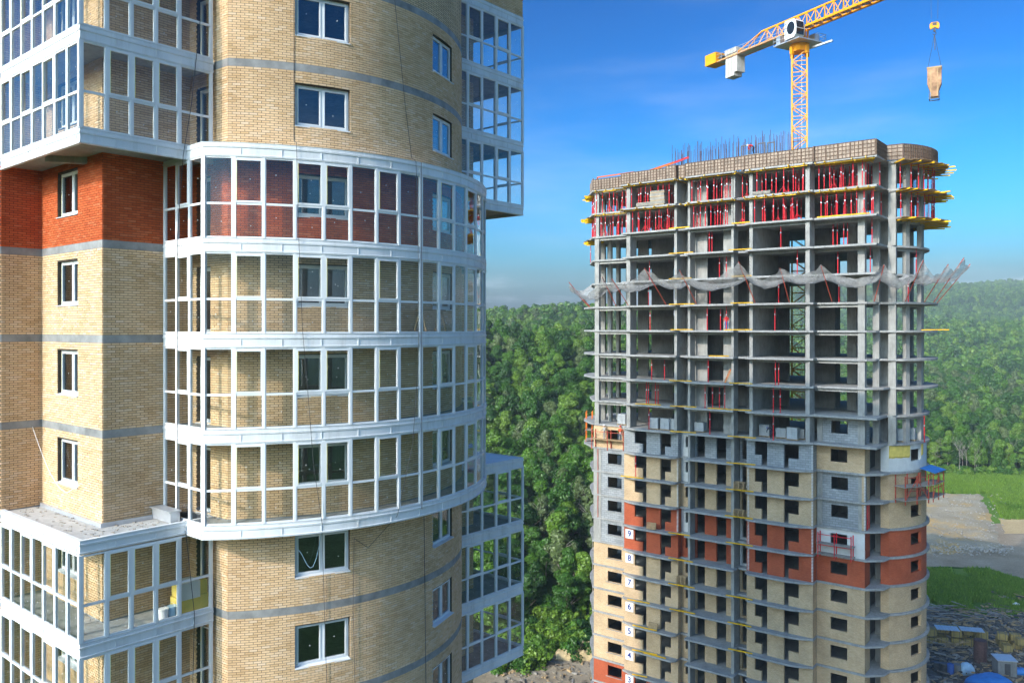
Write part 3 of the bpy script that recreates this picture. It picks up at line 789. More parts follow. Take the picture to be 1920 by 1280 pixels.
COLS = [(-4.75, .25, .62, .5), (-4.6, 3.2, .45, .4), (-4.6, 5.3, .45, .5), (-3.6, 7.2, .6, .6), (.62, -.55, .52, 1.6),
        (7.0, -.1, .34, 2.5), (8.72, -.65, .28, 1.4), (14.05, -.65, .28, 1.3), (16.2, 2.9, .38, 8.3), (22.5, -.5, .45, 1.7),
        (27.65, .35, .7, .75), (28.6, 2.3, .65, .5), (30.05, 3.0, .75, .6), (25.1, 7.0, 1.0, 2.2), (3.0, 9.0, .9, .5), (5.6, 9.5, .7, .5), (14.2, 5.0, .3, 4.0)]
COLB = [(-27, .6), (-4, .75), (22, .6), (45, .7)]
for n in range(-1, 9):                          # bare storeys: n is the slab they stand on
    z0, z1 = rz_(n), rz_(n - 1) - .21
    for i, (x, y, a, b) in enumerate(COLS):
        if b > 3 and n <= 0: b = 3.0; y = .2
        o = rcube('column' if b < 2.6 else 'shear_wall', 'concrete', x - a / 2, x + a / 2, y - b / 2, y + b / 2, z0, z1)
    for a, wd in COLB:
        x, y = pol(BC, 7.55, a); cube('column', M['concrete'], RT, (x, y, (z0 + z1) / 2 + GZ), (.45, wd, z1 - z0), R(a))
    for a in (215, 198, 180, 150):
        x, y = pol(BL_C, 7.2, a); cube('column', M['concrete'], RT, (x, y, (z0 + z1) / 2 + GZ), (.45, .7, z1 - z0), R(a))
    # inner walls of the frame, with the gaps one can look through
    for x0, x1, y in ((-2.0, -.47, 6.0), (.0, 3.1, 6.0), (3.5, 7.0, 6.0), (7.0, 14.3, 4.2), (14.3, 17.7, 7.1), (19.5, 22.9, 7.1)):
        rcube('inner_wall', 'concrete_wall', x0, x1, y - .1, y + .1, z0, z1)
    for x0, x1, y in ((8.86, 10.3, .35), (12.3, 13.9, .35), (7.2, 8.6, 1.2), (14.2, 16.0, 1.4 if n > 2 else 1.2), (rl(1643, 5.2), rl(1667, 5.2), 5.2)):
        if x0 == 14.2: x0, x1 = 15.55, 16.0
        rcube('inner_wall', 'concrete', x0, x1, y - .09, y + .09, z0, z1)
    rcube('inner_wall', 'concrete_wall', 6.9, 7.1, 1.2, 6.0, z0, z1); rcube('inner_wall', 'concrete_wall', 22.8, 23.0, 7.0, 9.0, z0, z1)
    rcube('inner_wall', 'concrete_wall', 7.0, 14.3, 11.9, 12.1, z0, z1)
    # edge beams under the slab above
    for x0, x1, y0, y1 in ((-4.4, .3, .1, .4), (.9, 6.8, -1.1, -.8), (8.9, 13.9, -1.15, -.85), (16.4, 22.2, -1.1, -.8), (22.8, 27.3, .1, .45)):
        rcube('edge_beam', 'concrete', x0, x1, y0, y1, z1 - .32, z1)
    mb = MB()
    for i in range(12):
        a0, a1 = -43 + i * 7.2, -43 + (i + 1) * 7.2
        p, q, r_, s_ = pol(BC, 7.75, a0), pol(BC, 7.75, a1), pol(BC, 7.45, a1), pol(BC, 7.45, a0)
        mb.hexa([(*p, z1 - .34), (*q, z1 - .34), (*r_, z1 - .34), (*s_, z1 - .34), (*p, z1 - .002), (*q, z1 - .002), (*r_, z1 - .002), (*s_, z1 - .002)])
    mb.build('edge_beam', M['concrete'], RT, dz=GZ)
# ------------------------------------------------------------------ storeys with masonry infill
def panel(name, mat, f, z0, z1, holes, thick=.3, out=0.0):
    mb = MB(); wall_shell(f, z0, z1, holes, thick, mb, out)
    return mb.build(name, M[mat], RT, dz=GZ)
vW = -1.28
XA = [rl(p, vW) for p in (1173, 1190, 1205, 1212, 1238, 1247, 1258, 1271.5)]
XB = [23 - x for x in reversed(XA)]
XC = [8.86, 9.55, 10.1, 11.55, 12.75, 13.3, 13.9]
f_bulge = arc(BC, 7.95, -R(46), R(60))
f_strip = line((28.9, 2.75), (BC[0] + 7.95 * math.cos(R(46)), BC[1] - 7.95 * math.sin(R(46))))
dbw = []
for p in (1708, 1727):
    lo, hi = 0, 7.95 * R(46 + 14)
    for _ in range(50):
        m = (lo + hi) / 2; q = rw(*f_bulge(m)[0])
        if q.x - kpx(p) * q.y < 0: lo = m
        else: hi = m
    dbw.append((lo + hi) / 2)
def face_mat(n, kind):
    red = n in (12, 13, 19, 20)
    if kind == 'left': return 'block' if n in (10, 11, 12, 13) else ('red_far' if n in (19, 20) else 'tan_far')
    if kind == 'loggia': return 'block' if n == 9 else ('red_far' if red else 'tan_far')
    if kind == 'corner': return 'block' if n in (8, 10, 11) else ('insul_w' if n == 12 else ('red_far' if n in (13, 19, 20) else 'tan_far'))
    if kind == 'bulge': return 'insul_w' if n == 9 else ('red_far' if n in (12, 13, 19, 20) else 'tan_far')
for n in range(8, 22):
    z0, z1 = rz_(n), rz_(n - 1) - .21
    if n >= 9:
        # left corner bay
        f = line((-5.2, 0), (0, 0)); hw = [(rl(1139.5, 0) + 5.2, rl(1165.5, 0) + 5.2, z0 + .98, z0 + 2.32)]
        m = face_mat(n, 'left')
        w1 = panel('wall', m, f, z0 + .001, z1 - .001, hw)
        if m == 'block': rcube('column', 'concrete', -5.2, -4.1, -.06, .1, z0, z1, w1)
        panel('wall', 'tan_far' if m == 'block' else m, line((-5.2, 5.5), (-5.2, .001)), z0 + .001, z1 - .001, [])
        cube('window_sill', M['concrete'], w1, (rl(1152, 0), -.03, z0 + .95 + GZ), (2.4, .16, .05))
        # loggias: stepped parapets beside the balcony door openings
        m = face_mat(n, 'loggia')
        for X in (XA, XB):
            f = line((X[0], vW), (X[7], vW)); o = X[0]
            hs = [(X[1] - o, X[2] - o, z0 + 1.12, z1 - .12), (X[2] - o, X[3] - o, z0, z1 - .12), (X[4] - o, X[5] - o, z0, z1 - .25), (X[5] - o, X[6] - o, z0 + 1.05, z1 - .25)]
            panel('wall', m, f, z0 + .001, z1 - .001, hs, .32)
        panel('wall', m, line((7.28, vW + .001), (7.28, -.4)), z0 + .001, z1 - .001, [])
        panel('wall', m, line((23.03, vW + .001), (23.03, -.02)), z0 + .001, z1 - .001, [])
        panel('wall', m, line((0.0, -.02), (0.0, vW + .001)), z0 + .001, z1 - .001, [])
        # recess with its small window, door recess
        panel('wall', 'insul_w' if n in (10, 12, 9) else m, line((7.3, -.4), (8.55, -.4)), z0 + .001, z1 - .001, [(.52, 1.1, z0 + 1.1, z1 - .45)])
        panel('wall', 'insul_w' if n in (12, 13, 10) else m, line((14.3, .3), (15.7, .3)), z0 + .001, z1 - .001, [(.25, 1.15, z0 + .25, z1 - .4)])
        rcube('pier', 'concrete', 8.58, 8.86, -1.35, .35, z0, z1); rcube('pier', 'concrete', 13.9, 14.25, -1.35, .3, z0, z1)
        # middle bay
        f = line((XC[0], .0), (XC[6], .0)); o = XC[0]
        panel('wall', m, f, z0 + .001, z1 - .001, [(.22, XC[2] - o, z0, z1 - .12), (XC[3] - o, XC[4] - o, z0, z1 - .12)], .3)
    # right corner bay
    m = face_mat(n, 'corner'); of = 0 if m != 'block' else -.25
    f = line((23.05, .0), (28.0, 0)); hw = [(rl(1557, 0) - 23.05, rl(1588.5, 0) - 23.05, z0 + .98, z0 + 2.32)]
    w2 = panel('wall', m, f, z0 + .001, z1 - .001, hw, .3, of)
    if m == 'block':
        rcube('column', 'concrete', 27.3, 28.0, .15, .9, z0, z1, w2) if n > 8 else None
        rcube('column', 'concrete', 23.05, 23.6, .16, .8, z0, z1, w2)
    m2 = 'block' if n == 8 else ('red_far' if n in (12, 13, 19, 20) else 'tan_far')
    panel('wall', m2, line((28.0, .001), (28.0, 2.0)), z0 + .001, z1 - .001, [])
    rcube('inner_wall', 'concrete_wall', 28.0, 29.3, 4.2, 4.4, z0, z1)
    if n >= 9:
        m3 = face_mat(n, 'bulge')
        hb = [(dbw[0], dbw[1], z0 + .98, z0 + 2.25)]
        w3 = panel('wall', m3, f_bulge, z0 + .001, z1 - .001, hb, .32)
        panel('wall', m3, f_strip, z0 + .001, z1 - .001, [], .3)
        if n == 9:
            mb = MB()
            for i in range(16):
                a, b = f_bulge.L * .36 * i / 16, f_bulge.L * .36 * (i + 1) / 16
                if b > dbw[0] and a < dbw[1]: continue
                ha = .55 + .1 * math.sin(i * 2.1)
                mb.hexa([fpt(f_bulge, a, 0, z1 - 1.2 - ha * .3), fpt(f_bulge, b, 0, z1 - 1.2 - ha * .3), fpt(f_bulge, b, .1, z1 - 1.2), fpt(f_bulge, a, .1, z1 - 1.2),
                         fpt(f_bulge, a, 0, z1 - .02), fpt(f_bulge, b, 0, z1 - .02), fpt(f_bulge, b, .1, z1 - .1), fpt(f_bulge, a, .1, z1 - .1)])
            mb.build('insulation_board', M['insul_y'], w3, dz=GZ, kind='stuff')
    # walls added behind the openings to keep the rooms dark
    if n >= 9:
        rcube('room_darkening_wall', 'concrete_wall', -4.9, 29.0, 7.6, 7.8, z0, z1)
        rcube('room_darkening_wall', 'concrete_wall', 7.1, 7.25, .0, 7.6, z0, z1); rcube('room_darkening_wall', 'concrete_wall', 15.75, 15.9, -.9, 7.6, z0, z1)
        rcube('room_darkening_wall', 'concrete_wall', 23.0, 23.15, .4, 7.6, z0, z1)
        cube('room_darkening_wall', M['concrete_wall'], RT, (27.5, 9.5, (z0 + z1) / 2 + GZ), (.2, 12, z1 - z0))
# slab fringe of broken masonry teeth along the vertical edges (unfinished toothing)
for (x, y, nn) in ((22.98, vW - .02, (9, 10, 11, 12, 13)), (7.22, vW - .02, (10, 11, 12)), (28.0, -.03, (10, 11)), (15.9, vW - .02, (10, 11, 12, 13))):
    mb = MB()
    for n in nn:
        z = rz_(n) + .1
        while z < rz_(n - 1) - .35:
            mb.box(x - .08, x + .1, y - .04, y + .06, z, z + .075); z += .154
    mb.build('brick_toothing', M['insul_w'], RT, dz=GZ, kind='stuff')
# ------------------------------------------------------------------ storey number boards
for n in range(13, 20):
    num = 22 - n
    z = rz_(n) + 1.88
    xs = (rl(1173.5, vW - .06) + rl(1187.0, vW - .06)) / 2
    t = empty('number_board', rw(xs, vW - .05, z), THR, label='square white board with blue number %d on the brick tower corner' % num, cat='sign', group='storey number boards')
    mb = MB(); mb.box(-.54, .54, -.03, .0, -.56, .56); mb.build('board', M['white'], t)
    cu = bpy.data.curves.new('digit', 'FONT'); cu.body = str(num); cu.size = 1.0; cu.align_x = 'CENTER'; cu.align_y = 'CENTER'; cu.extrude = .008; cu.offset = .022
    tmp = bpy.data.objects.new('digit_tmp', cu); COL.objects.link(tmp)
    bpy.context.view_layer.update()
    me = bpy.data.meshes.new_from_object(tmp.evaluated_get(bpy.context.evaluated_depsgraph_get()))
    bpy.data.objects.remove(tmp); me.materials.clear(); me.materials.append(M['navy'])
    link('digit', me, t, (0, -.042, 0), (R(90), 0, 0))
# ================================================================== LAND
def interp(x, tab):
    if x <= tab[0][0]: return tab[0][1]
    for (a, va), (b, vb) in zip(tab, tab[1:]):
        if x <= b:
            t = (x - a) / (b - a); t = t * t * (3 - 2 * t) * .5 + t * .5
            return va + (vb - va) * t
    return tab[-1][1]
LP = [(0, -52), (138, -52), (150, -50), (175, -44), (192, -41), (213, -39), (240, -33), (300, -16), (338, -11), (365, -12), (470, -14), (640, 2), (720, 4), (1000, -20), (1500, -30), (6000, -60)]
RP = [(0, -52), (292, -52), (330, -50.5), (420, -47), (600, -39), (700, -29), (850, -14), (980, -1), (1100, -6), (1230, 8), (1450, 55), (1700, 86), (1900, 90), (2400, 40), (6000, -60)]
def sstep(a, b, x):
    t = max(0, min(1, (x - a) / (b - a))); return t * t * (3 - 2 * t)
def land_z(x, y):
    if y <= 0: return -52.0
    k = x / max(y, 1)
    t = sstep(.13, .30, k)
    z = interp(y, LP) * (1 - t) + interp(y, RP) * t
    a = sstep(150, 500, y) if k < .2 else sstep(300, 700, y)
    z += a * (noise.noise(Vector((x / 90, y / 90, 3.1))) * 3.5 + noise.noise(Vector((x / 230, y / 260, 9.7))) * 17 * sstep(300, 1000, y))
    return z
mb = MB()
ys = [-2600, -1200, -300, -60, 20, 70, 110, 125, 138, 146, 155, 165, 178, 192, 205, 215, 228, 245, 260, 280, 292, 305, 320, 338, 355, 380, 420, 470, 540, 600, 640, 690, 740, 820, 900, 1000, 1100, 1200, 1320, 1450, 1570, 1700, 1850, 2000, 2200, 2400, 2600]
ks = [-40, -12, -5, -2.5, -1.4, -.9, -.6, -.4] + [-.3 + .025 * i for i in range(49)] + [1.1, 1.5, 2.5, 5, 12, 40]
grid = []
for y in ys:
    row = []
    for i, k in enumerate(ks):
        x = max(-2600, min(2600, k * max(abs(y), 130))) if abs(k) < 12 else math.copysign(2600 if abs(k) > 20 else 1600, k)
        row.append((x, y, land_z(x, y)))
    row.sort()
    grid.append(row)
nx = len(ks)
for r in grid: mb.v += r
for i in range(len(ys) - 1):
    for j in range(nx - 1):
        a = i * nx + j; mb.f.append((a, a + 1, a + nx + 1, a + nx)); mb.m.append(0)
def ground_mat():
    m, t, b = new_mat('ground')
    s = posn(t, .035, 8, .65); s2 = posn(t, .5, 6, .7)
    c1 = ramp(t, s2, ((.3, (.15, .115, .075)), (.55, (.26, .21, .14)), (.75, (.34, .28, .20))))
    c2 = ramp(t, s2, ((.3, (.022, .05, .010)), (.7, (.05, .10, .018))))
    g = N(t, 'ShaderNodeNewGeometry'); sp = N(t, 'ShaderNodeSeparateXYZ'); t.links.new(g.outputs['Position'], sp.inputs[0])
    # bare earth of the building site around the towers, green beyond it
    vl = N(t, 'ShaderNodeVectorMath', operation='DISTANCE'); t.links.new(g.outputs['Position'], vl.inputs[0]); vl.inputs[1].default_value = (45, 75, -52)
    mr = N(t, 'ShaderNodeMapRange'); t.links.new(vl.outputs['Value'], mr.inputs[0]); mr.inputs[1].default_value = 62; mr.inputs[2].default_value = 100
    ad = N(t, 'ShaderNodeMath', operation='ADD'); t.links.new(mr.outputs[0], ad.inputs[0]); t.links.new(s, ad.inputs[1])
    mr2 = N(t, 'ShaderNodeMapRange'); t.links.new(ad.outputs[0], mr2.inputs[0]); mr2.inputs[1].default_value = .75; mr2.inputs[2].default_value = .95
    mx = N(t, 'ShaderNodeMix', data_type='RGBA'); t.links.new(mr2.outputs[0], mx.inputs[0]); t.links.new(c1, mx.inputs[6]); t.links.new(c2, mx.inputs[7])
    t.links.new(mx.outputs[2], b.inputs['Base Color']); b.inputs['Roughness'].default_value = 1; b.inputs['Specular IOR Level'].default_value = .1
    bump(t, b, s2, .6, .4); return m
M['ground'] = ground_mat()
mb.build('ground', M['ground'], None, smooth=True, kind='structure')
# ------------------------------------------------------------------ sheets on the flat land to the right
def gpt(px, py, z=-52.0):
    y = z * -F / (py - 615); return ((px - 960) / F * y, y)
def sheet(name, pts, mat, h, kind='structure', sub=0, rough=0.0):
    """slightly raised sheet with an uneven edge; pts = plan polygon"""
    P = []
    for i in range(len(pts)):
        a, b = Vector(pts[i]), Vector(pts[(i + 1) % len(pts)]); k = max(1, int((b - a).length / 2.5))
        for j in range(k):
            p = a.lerp(b, j / k); q = noise.noise(Vector((p.x / 3, p.y / 3, len(pts)))) * rough
            n = Vector((b.y - a.y, a.x - b.x)).normalized(); P.append((p.x + n.x * q, p.y + n.y * q))
    m_ = MB(); m_.prism(P, -52.6, -52 + h)
    return m_.build(name, mat, None, kind=kind)
def patch_mat(name, stops, s1=.25, d=.12):
    m, t, b = new_mat(name)
    a = posn(t, s1, 8, .7); c = posn(t, 3.0, 4, .7)
    col = mul(t, ramp(t, a, stops), ramp(t, c, ((.3, (.72, .72, .72)), (.7, (1.15, 1.15, 1.15)))))
    t.links.new(col, b.inputs['Base Color']); b.inputs['Roughness'].default_value = 1; b.inputs['Specular IOR Level'].default_value = .1
    bump(t, b, c, .7, d); return m
M['gravel'] = patch_mat('gravel', ((.40, (.50, .34, .15)), (.48, (.36, .30, .20)), (.62, (.40, .35, .26))), .09)
M['track'] = patch_mat('dirt_track', ((.3, (.26, .20, .13)), (.7, (.40, .33, .24))), .16)
M['sand'] = patch_mat('sand', ((.3, (.46, .33, .16)), (.7, (.56, .43, .24))), .12)
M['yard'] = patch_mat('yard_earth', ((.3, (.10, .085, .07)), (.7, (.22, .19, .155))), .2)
M['lawn'] = patch_mat('meadow_soil', ((.3, (.06, .13, .02)), (.55, (.12, .22, .03)), (.8, (.20, .26, .06))), .06)
sheet('meadow', [gpt(1700, 905), gpt(1765, 886), gpt(1960, 884), gpt(2250, 884), gpt(2250, 975), gpt(1890, 978), gpt(1840, 985), gpt(1780, 950), gpt(1600, 945)], M['lawn'], .06, rough=1.2)
def mound(name, pts, mat, h, edge, step=1.6):
    poly = [Vector(p) for p in pts]
    x0, x1 = min(p.x for p in poly) - 3, max(p.x for p in poly) + 3; y0, y1 = min(p.y for p in poly) - 3, max(p.y for p in poly) + 3
    nx_, ny_ = int((x1 - x0) / step), int((y1 - y0) / step); mb = MB()
    for i in range(nx_ + 1):
        for j in range(ny_ + 1):
            p = Vector((x0 + i * step, y0 + j * step)); c = False; dm = 1e9
            for k in range(len(poly)):
                a, b = poly[k], poly[k - 1]
                if (a.y > p.y) != (b.y > p.y) and p.x < (b.x - a.x) * (p.y - a.y) / (b.y - a.y) + a.x: c = not c
                t = max(0, min(1, (p - a).dot(b - a) / (b - a).length_squared)); dm = min(dm, (a + (b - a) * t - p).length)
            d = (dm if c else -dm) + 1.2 * noise.noise(Vector((p.x / 4, p.y / 4, 5)))
            z = -52.5 + .5 * 0 + (h + .5) * sstep(-.4, edge, d) + (.35 * noise.noise(Vector((p.x / 2.2, p.y / 2.2, 1))) + .5 * noise.noise(Vector((p.x / 9, p.y / 9, 2)))) * sstep(0, 2, d)
            mb.v.append((p.x, p.y, z))
    for i in range(nx_):
        for j in range(ny_): k = i * (ny_ + 1) + j; mb.f.append((k, k + ny_ + 1, k + ny_ + 2, k + 1)); mb.m.append(0)
    return mb.build(name, mat, None, smooth=True, kind='structure')
mound('gravel_pad', [gpt(1560, 925), gpt(1848, 924), gpt(1862, 945), gpt(1880, 985), gpt(1893, 1030), gpt(1800, 1042), gpt(1540, 1042)], M['gravel'], .75, 4.5)
sheet('dirt_track', [gpt(1560, 1025), gpt(1780, 1020), gpt(1840, 1000), gpt(1850, 976), gpt(2300, 974), gpt(2300, 1100), gpt(1930, 1090), gpt(1850, 1064), gpt(1560, 1056)], M['track'], .05, rough=.6)
sheet('sand_bank', [gpt(1872, 972), gpt(2000, 974), gpt(2000, 1000), gpt(1885, 1000)], M['sand'], .1, rough=.6)
sheet('grass_patch', [gpt(1700, 1064), gpt(1850, 1068), gpt(1930, 1092), gpt(2200, 1110), gpt(2200, 1165), gpt(1800, 1155), gpt(1735, 1130), gpt(1600, 1130)], M['lawn'], .08, rough=1.2)
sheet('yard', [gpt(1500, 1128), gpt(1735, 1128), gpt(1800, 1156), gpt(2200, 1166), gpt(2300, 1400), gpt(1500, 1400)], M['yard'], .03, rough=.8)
sheet('rubble_ground', [gpt(915, 1232), gpt(990, 1216), gpt(1060, 1196), gpt(1140, 1172), gpt(1250, 1180), gpt(1250, 1330), gpt(900, 1330)], M['track'], .1, rough=.8)
# ------------------------------------------------------------------ vegetation materials
def leaf_mat(name, stops, trans=.25):
    m, t, b = new_mat(name); t.nodes.remove(b)
    oi = N(t, 'ShaderNodeObjectInfo'); g = N(t, 'ShaderNodeNewGeometry')
    c = ramp(t, oi.outputs['Random'], stops)
    c = mul(t, c, ramp(t, g.outputs['Random Per Island'], ((0, (.55, .6, .5)), (1, (1.35, 1.28, 1.15)))))
    df = N(t, 'ShaderNodeBsdfDiffuse'); tl = N(t, 'ShaderNodeBsdfTranslucent'); gl = N(t, 'ShaderNodeBsdfGlossy'); gl.inputs['Roughness'].default_value = .45
    t.links.new(c, df.inputs[0]); t.links.new(c, tl.inputs[0]); gl.inputs[0].default_value = (.9, .95, .8, 1)
    mx = N(t, 'ShaderNodeMixShader'); mx.inputs[0].default_value = trans; t.links.new(df.outputs[0], mx.inputs[1]); t.links.new(tl.outputs[0], mx.inputs[2])
    m2 = N(t, 'ShaderNodeMixShader'); m2.inputs[0].default_value = .03; t.links.new(mx.outputs[0], m2.inputs[1]); t.links.new(gl.outputs[0], m2.inputs[2])
    t.links.new(m2.outputs[0], t.nodes['Material Output'].inputs[0]); return m
M['leaf'] = leaf_mat('leaves', ((0, (.022, .075, .014)), (.3, (.045, .130, .014)), (.65, (.080, .185, .016)), (1, (.150, .250, .030))))
M['leaf_pale'] = leaf_mat('pale_leaves', ((0, (.09, .13, .05)), (1, (.12, .17, .06))))
M['grass'] = leaf_mat('grass_blades', ((0, (.11, .22, .022)), (1, (.19, .31, .035))), .35)
M['bark'] = simple('bark', (.16, .13, .10), .95, var=.3, scale=2)
M['bark_pale'] = simple('pale_bark', (.26, .235, .19), .9, var=.2, scale=2)
def crown_mesh(seed, nleaf, size, H, Rw, lobes, mat, base=.28):
    rr = random.Random(seed); mb = MB()
    cs = []
    for i in range(lobes):
        a = rr.uniform(0, 2 * math.pi); q = rr.random() ** .6; z = rr.uniform(base, .95)
        pr = math.sin(min(1, (1.02 - z) / (1.02 - base) * 1.35) * math.pi * .5) * (0.55 + .45 * min(1, (z - base) * 4 + .4))
        rad = Rw * .72 * q * pr
        cs.append((Vector((rad * math.cos(a), rad * math.sin(a), z * H)), Rw * rr.uniform(.26, .44)))
    cs.append((Vector((0, 0, H * .82)), Rw * .4)); cs.append((Vector((0, 0, H * .6)), Rw * .5))
    for i in range(nleaf):
        c, r_ = cs[rr.randrange(len(cs))]
        d = Vector((rr.gauss(0, 1), rr.gauss(0, 1), rr.gauss(.25, 1))).normalized()
        p = c + Vector((d.x, d.y, d.z * .75)) * r_ * rr.uniform(.72, 1.08)
        nrm = (d + Vector((rr.uniform(-.7, .7), rr.uniform(-.7, .7), rr.uniform(-.2, .9)))).normalized()
        t = nrm.orthogonal().normalized(); t.rotate(Matrix.Rotation(rr.uniform(0, 6.28), 3, nrm)); u = nrm.cross(t)
        s = size * rr.uniform(.6, 1.3)
        mb.face((p - t * s, p + u * s * .55 + nrm * s * .12, p + t * s, p - u * s * .55 - nrm * s * .1))
    me = mb.mesh('crown', mat)
    me.polygons.foreach_set('use_smooth', [False] * len(me.polygons)); return me
def trunk_mesh(seed, H, r, mat, limbs=5):
    rr = random.Random(seed); mb = MB(); p = Vector((0, 0, -1.0)); q = None
    k = 4
    for i in range(k):
        q = Vector((rr.uniform(-.2, .2), rr.uniform(-.2, .2), H * .8 * (i + 1) / k)); mb.tube(p, q, r * (1 - i / k * .8), r * (1 - (i + 1) / k * .8), n=6, cap=False); p = q
    for i in range(limbs):
        a = rr.uniform(0, 6.28); z = H * rr.uniform(.3, .7); l = H * rr.uniform(.18, .32)
        mb.tube((0, 0, z), (l * math.cos(a), l * math.sin(a), z + l * rr.uniform(.6, 1.1)), r * .35, r * .1, n=5, cap=False)
    return mb.mesh('trunk', mat)
near_c = [crown_mesh(10 + i, 6000, .255, 9.5 + i % 3, 2.75 + .4 * (i % 4), 22, M['leaf'] if i != 4 else M['leaf_pale']) for i in range(6)]
near_t = [trunk_mesh(20 + i, 10, .20, M['bark']) for i in range(2)] + [trunk_mesh(29, 11, .17, M['bark_pale'], 8)]
far_c = [crown_mesh(40 + i, 640, .68, 10, 4.2, 13, M['leaf'], base=.12) for i in range(4)]
mid_c = [crown_mesh(50 + i, 1500, .42, 10, 3.6 + .4 * (i % 3), 20, M['leaf'] if i != 3 else M['leaf_pale'], base=.2) for i in range(4)]
# ------------------------------------------------------------------ where trees stand
TT = []
def put(x, y): TT.append((x, y, land_z(x, y)))
tr = random.Random(5)
def scatter(y0, y1, k0, k1, sp0, ok=None, grow=0.0):
    y = y0
    while y < y1:
        sp = sp0 + grow * (y - y0)
        x = k0 * y
        while x < k1 * y:
            xx, yy = x + tr.uniform(-.42, .42) * sp, y + tr.uniform(-.42, .42) * sp
            if ok is None or ok(xx, yy): put(xx, yy)
            x += sp
        y += sp * .92
def edge_left(x, y):
    k = x / y; return y > 141 + 14 * noise.noise(Vector((x / 9, y / 30, 0))) + max(0, (k - .06)) * 190 and k < .24 and not (x > 8 and y < 131)
def edge_right(x, y): return y > 296 + 5 * noise.noise(Vector((x / 14, y / 30, 4)))
scatter(138, 350, -.10, .24, 4.1, edge_left)
scatter(350, 760, -.08, .24, 5.0, None, .006)
scatter(292, 620, .24, .74, 4.7, edge_right, .005)
scatter(620, 1960, .05, .76, 6.6, None, .004)
def seen(x, y):
    p = 960 + F * x / y
    return 905 < p < 1128 or 1738 < p < 1935
cand = sorted([t for t in TT if seen(t[0], t[1])], key=lambda t: t[1])
Lc = [t for t in cand if t[0] / t[1] < .2][:175]; Rc = [t for t in cand if t[0] / t[1] > .2][:120]
own = {(t[0], t[1]) for t in Lc + Rc}
for i, (x, y, z) in enumerate(Lc + Rc):
    right = i >= len(Lc); j = tr.randrange(6)
    s = tr.uniform(.6, 1.2) * (.82 if y < 155 else 1)
    pale = j == 4
    pxx = 960 + F * x / y
    if right: where_ = ('first row at the meadow edge' if y < 300 else 'second row behind the meadow') + (', by the unfinished tower' if pxx < 1800 else ', near the right border')
    else: where_ = ('low' if y < 165 else ('halfway up' if y < 200 else 'higher')) + ' on the slope, ' + ('beside the glazed balconies' if pxx < 985 else ('midway between the towers' if pxx < 1060 else 'beside the unfinished tower'))
    lb = ('pale green loose tree ' if pale else 'green broadleaf tree ') + where_
    t = empty('tree', (x, y, z - .2), tr.uniform(0, 6.28), label=lb, cat='tree', group='trees behind the meadow' if right else 'trees on the slope between the towers')
    t.scale = (s * tr.uniform(.9, 1.15), s * tr.uniform(.9, 1.15), s * tr.uniform(.85, 1.2))
    tm = near_t[2] if (right and tr.random() < .45) or pale else near_t[tr.randrange(2)]
    link('trunk', tm, t); link('crown', near_c[j], t)
# ------------------------------------------------------------------ the rest of the woods: one object per depth, instanced on points
def wood(name, pts, sources, mat_scale=(.75, 1.2), kind='stuff'):
    me = bpy.data.meshes.new(name); me.from_pydata([(x, y, z - .3) for x, y, z in pts], [], [])
    a = me.attributes.new('idx', 'INT', 'POINT'); a.data.foreach_set('value', [tr.randrange(len(sources)) for _ in pts])
    a = me.attributes.new('rot', 'FLOAT_VECTOR', 'POINT'); a.data.foreach_set('vector', [c for _ in pts for c in (0, 0, tr.uniform(0, 6.28))])
    a = me.attributes.new('scl', 'FLOAT_VECTOR', 'POINT')
    v = []
    for _ in pts:
        s = tr.uniform(*mat_scale); v += [s * tr.uniform(.9, 1.2), s * tr.uniform(.9, 1.2), s * tr.uniform(.85, 1.15)]
    a.data.foreach_set('vector', v)
    o = link(name, me, None, kind=kind)
    ng = bpy.data.node_groups.new(name, 'GeometryNodeTree')
    ng.interface.new_socket('Geometry', in_out='INPUT', socket_type='NodeSocketGeometry'); ng.interface.new_socket('Geometry', in_out='OUTPUT', socket_type='NodeSocketGeometry')
    gi = ng.nodes.new('NodeGroupInput'); go = ng.nodes.new('NodeGroupOutput'); jn = ng.nodes.new('GeometryNodeJoinGeometry')
    for s in reversed(sources):
        oi = ng.nodes.new('GeometryNodeObjectInfo'); oi.inputs[0].default_value = s; oi.inputs['As Instance'].default_value = False
        g2 = ng.nodes.new('GeometryNodeGeometryToInstance'); ng.links.new(oi.outputs['Geometry'], g2.inputs[0]); ng.links.new(g2.outputs[0], jn.inputs[0])
    ip = ng.nodes.new('GeometryNodeInstanceOnPoints'); ip.inputs['Pick Instance'].default_value = True
    ng.links.new(gi.outputs[0], ip.inputs['Points']); ng.links.new(jn.outputs[0], ip.inputs['Instance'])
    def attr(nm, typ):
        n = ng.nodes.new('GeometryNodeInputNamedAttribute'); n.data_type = typ; n.inputs[0].default_value = nm; return n.outputs[0]
    ng.links.new(attr('idx', 'INT'), ip.inputs['Instance Index']); ng.links.new(attr('rot', 'FLOAT_VECTOR'), ip.inputs['Rotation']); ng.links.new(attr('scl', 'FLOAT_VECTOR'), ip.inputs['Scale'])
    ng.links.new(ip.outputs[0], go.inputs[0])
    md = o.modifiers.new('scatter', 'NODES'); md.node_group = ng
    return o
def src_objs(meshes, tag_):
    out = []
    for i, me in enumerate(meshes):
        o = bpy.data.objects.new('wood_source', me); out.append(o)
    return out
rest = [t for t in TT if (t[0], t[1]) not in own]
wood('near_wood', [t for t in rest if t[1] < 400], src_objs(near_c, 'n'), (.55, 1.35))
wood('mid_wood', [t for t in rest if 400 <= t[1] < 620], src_objs(mid_c, 'm'), (.65, 1.4))
wood('far_wood', [t for t in rest if t[1] >= 620], src_objs(far_c, 'f'), (.7, 1.5))
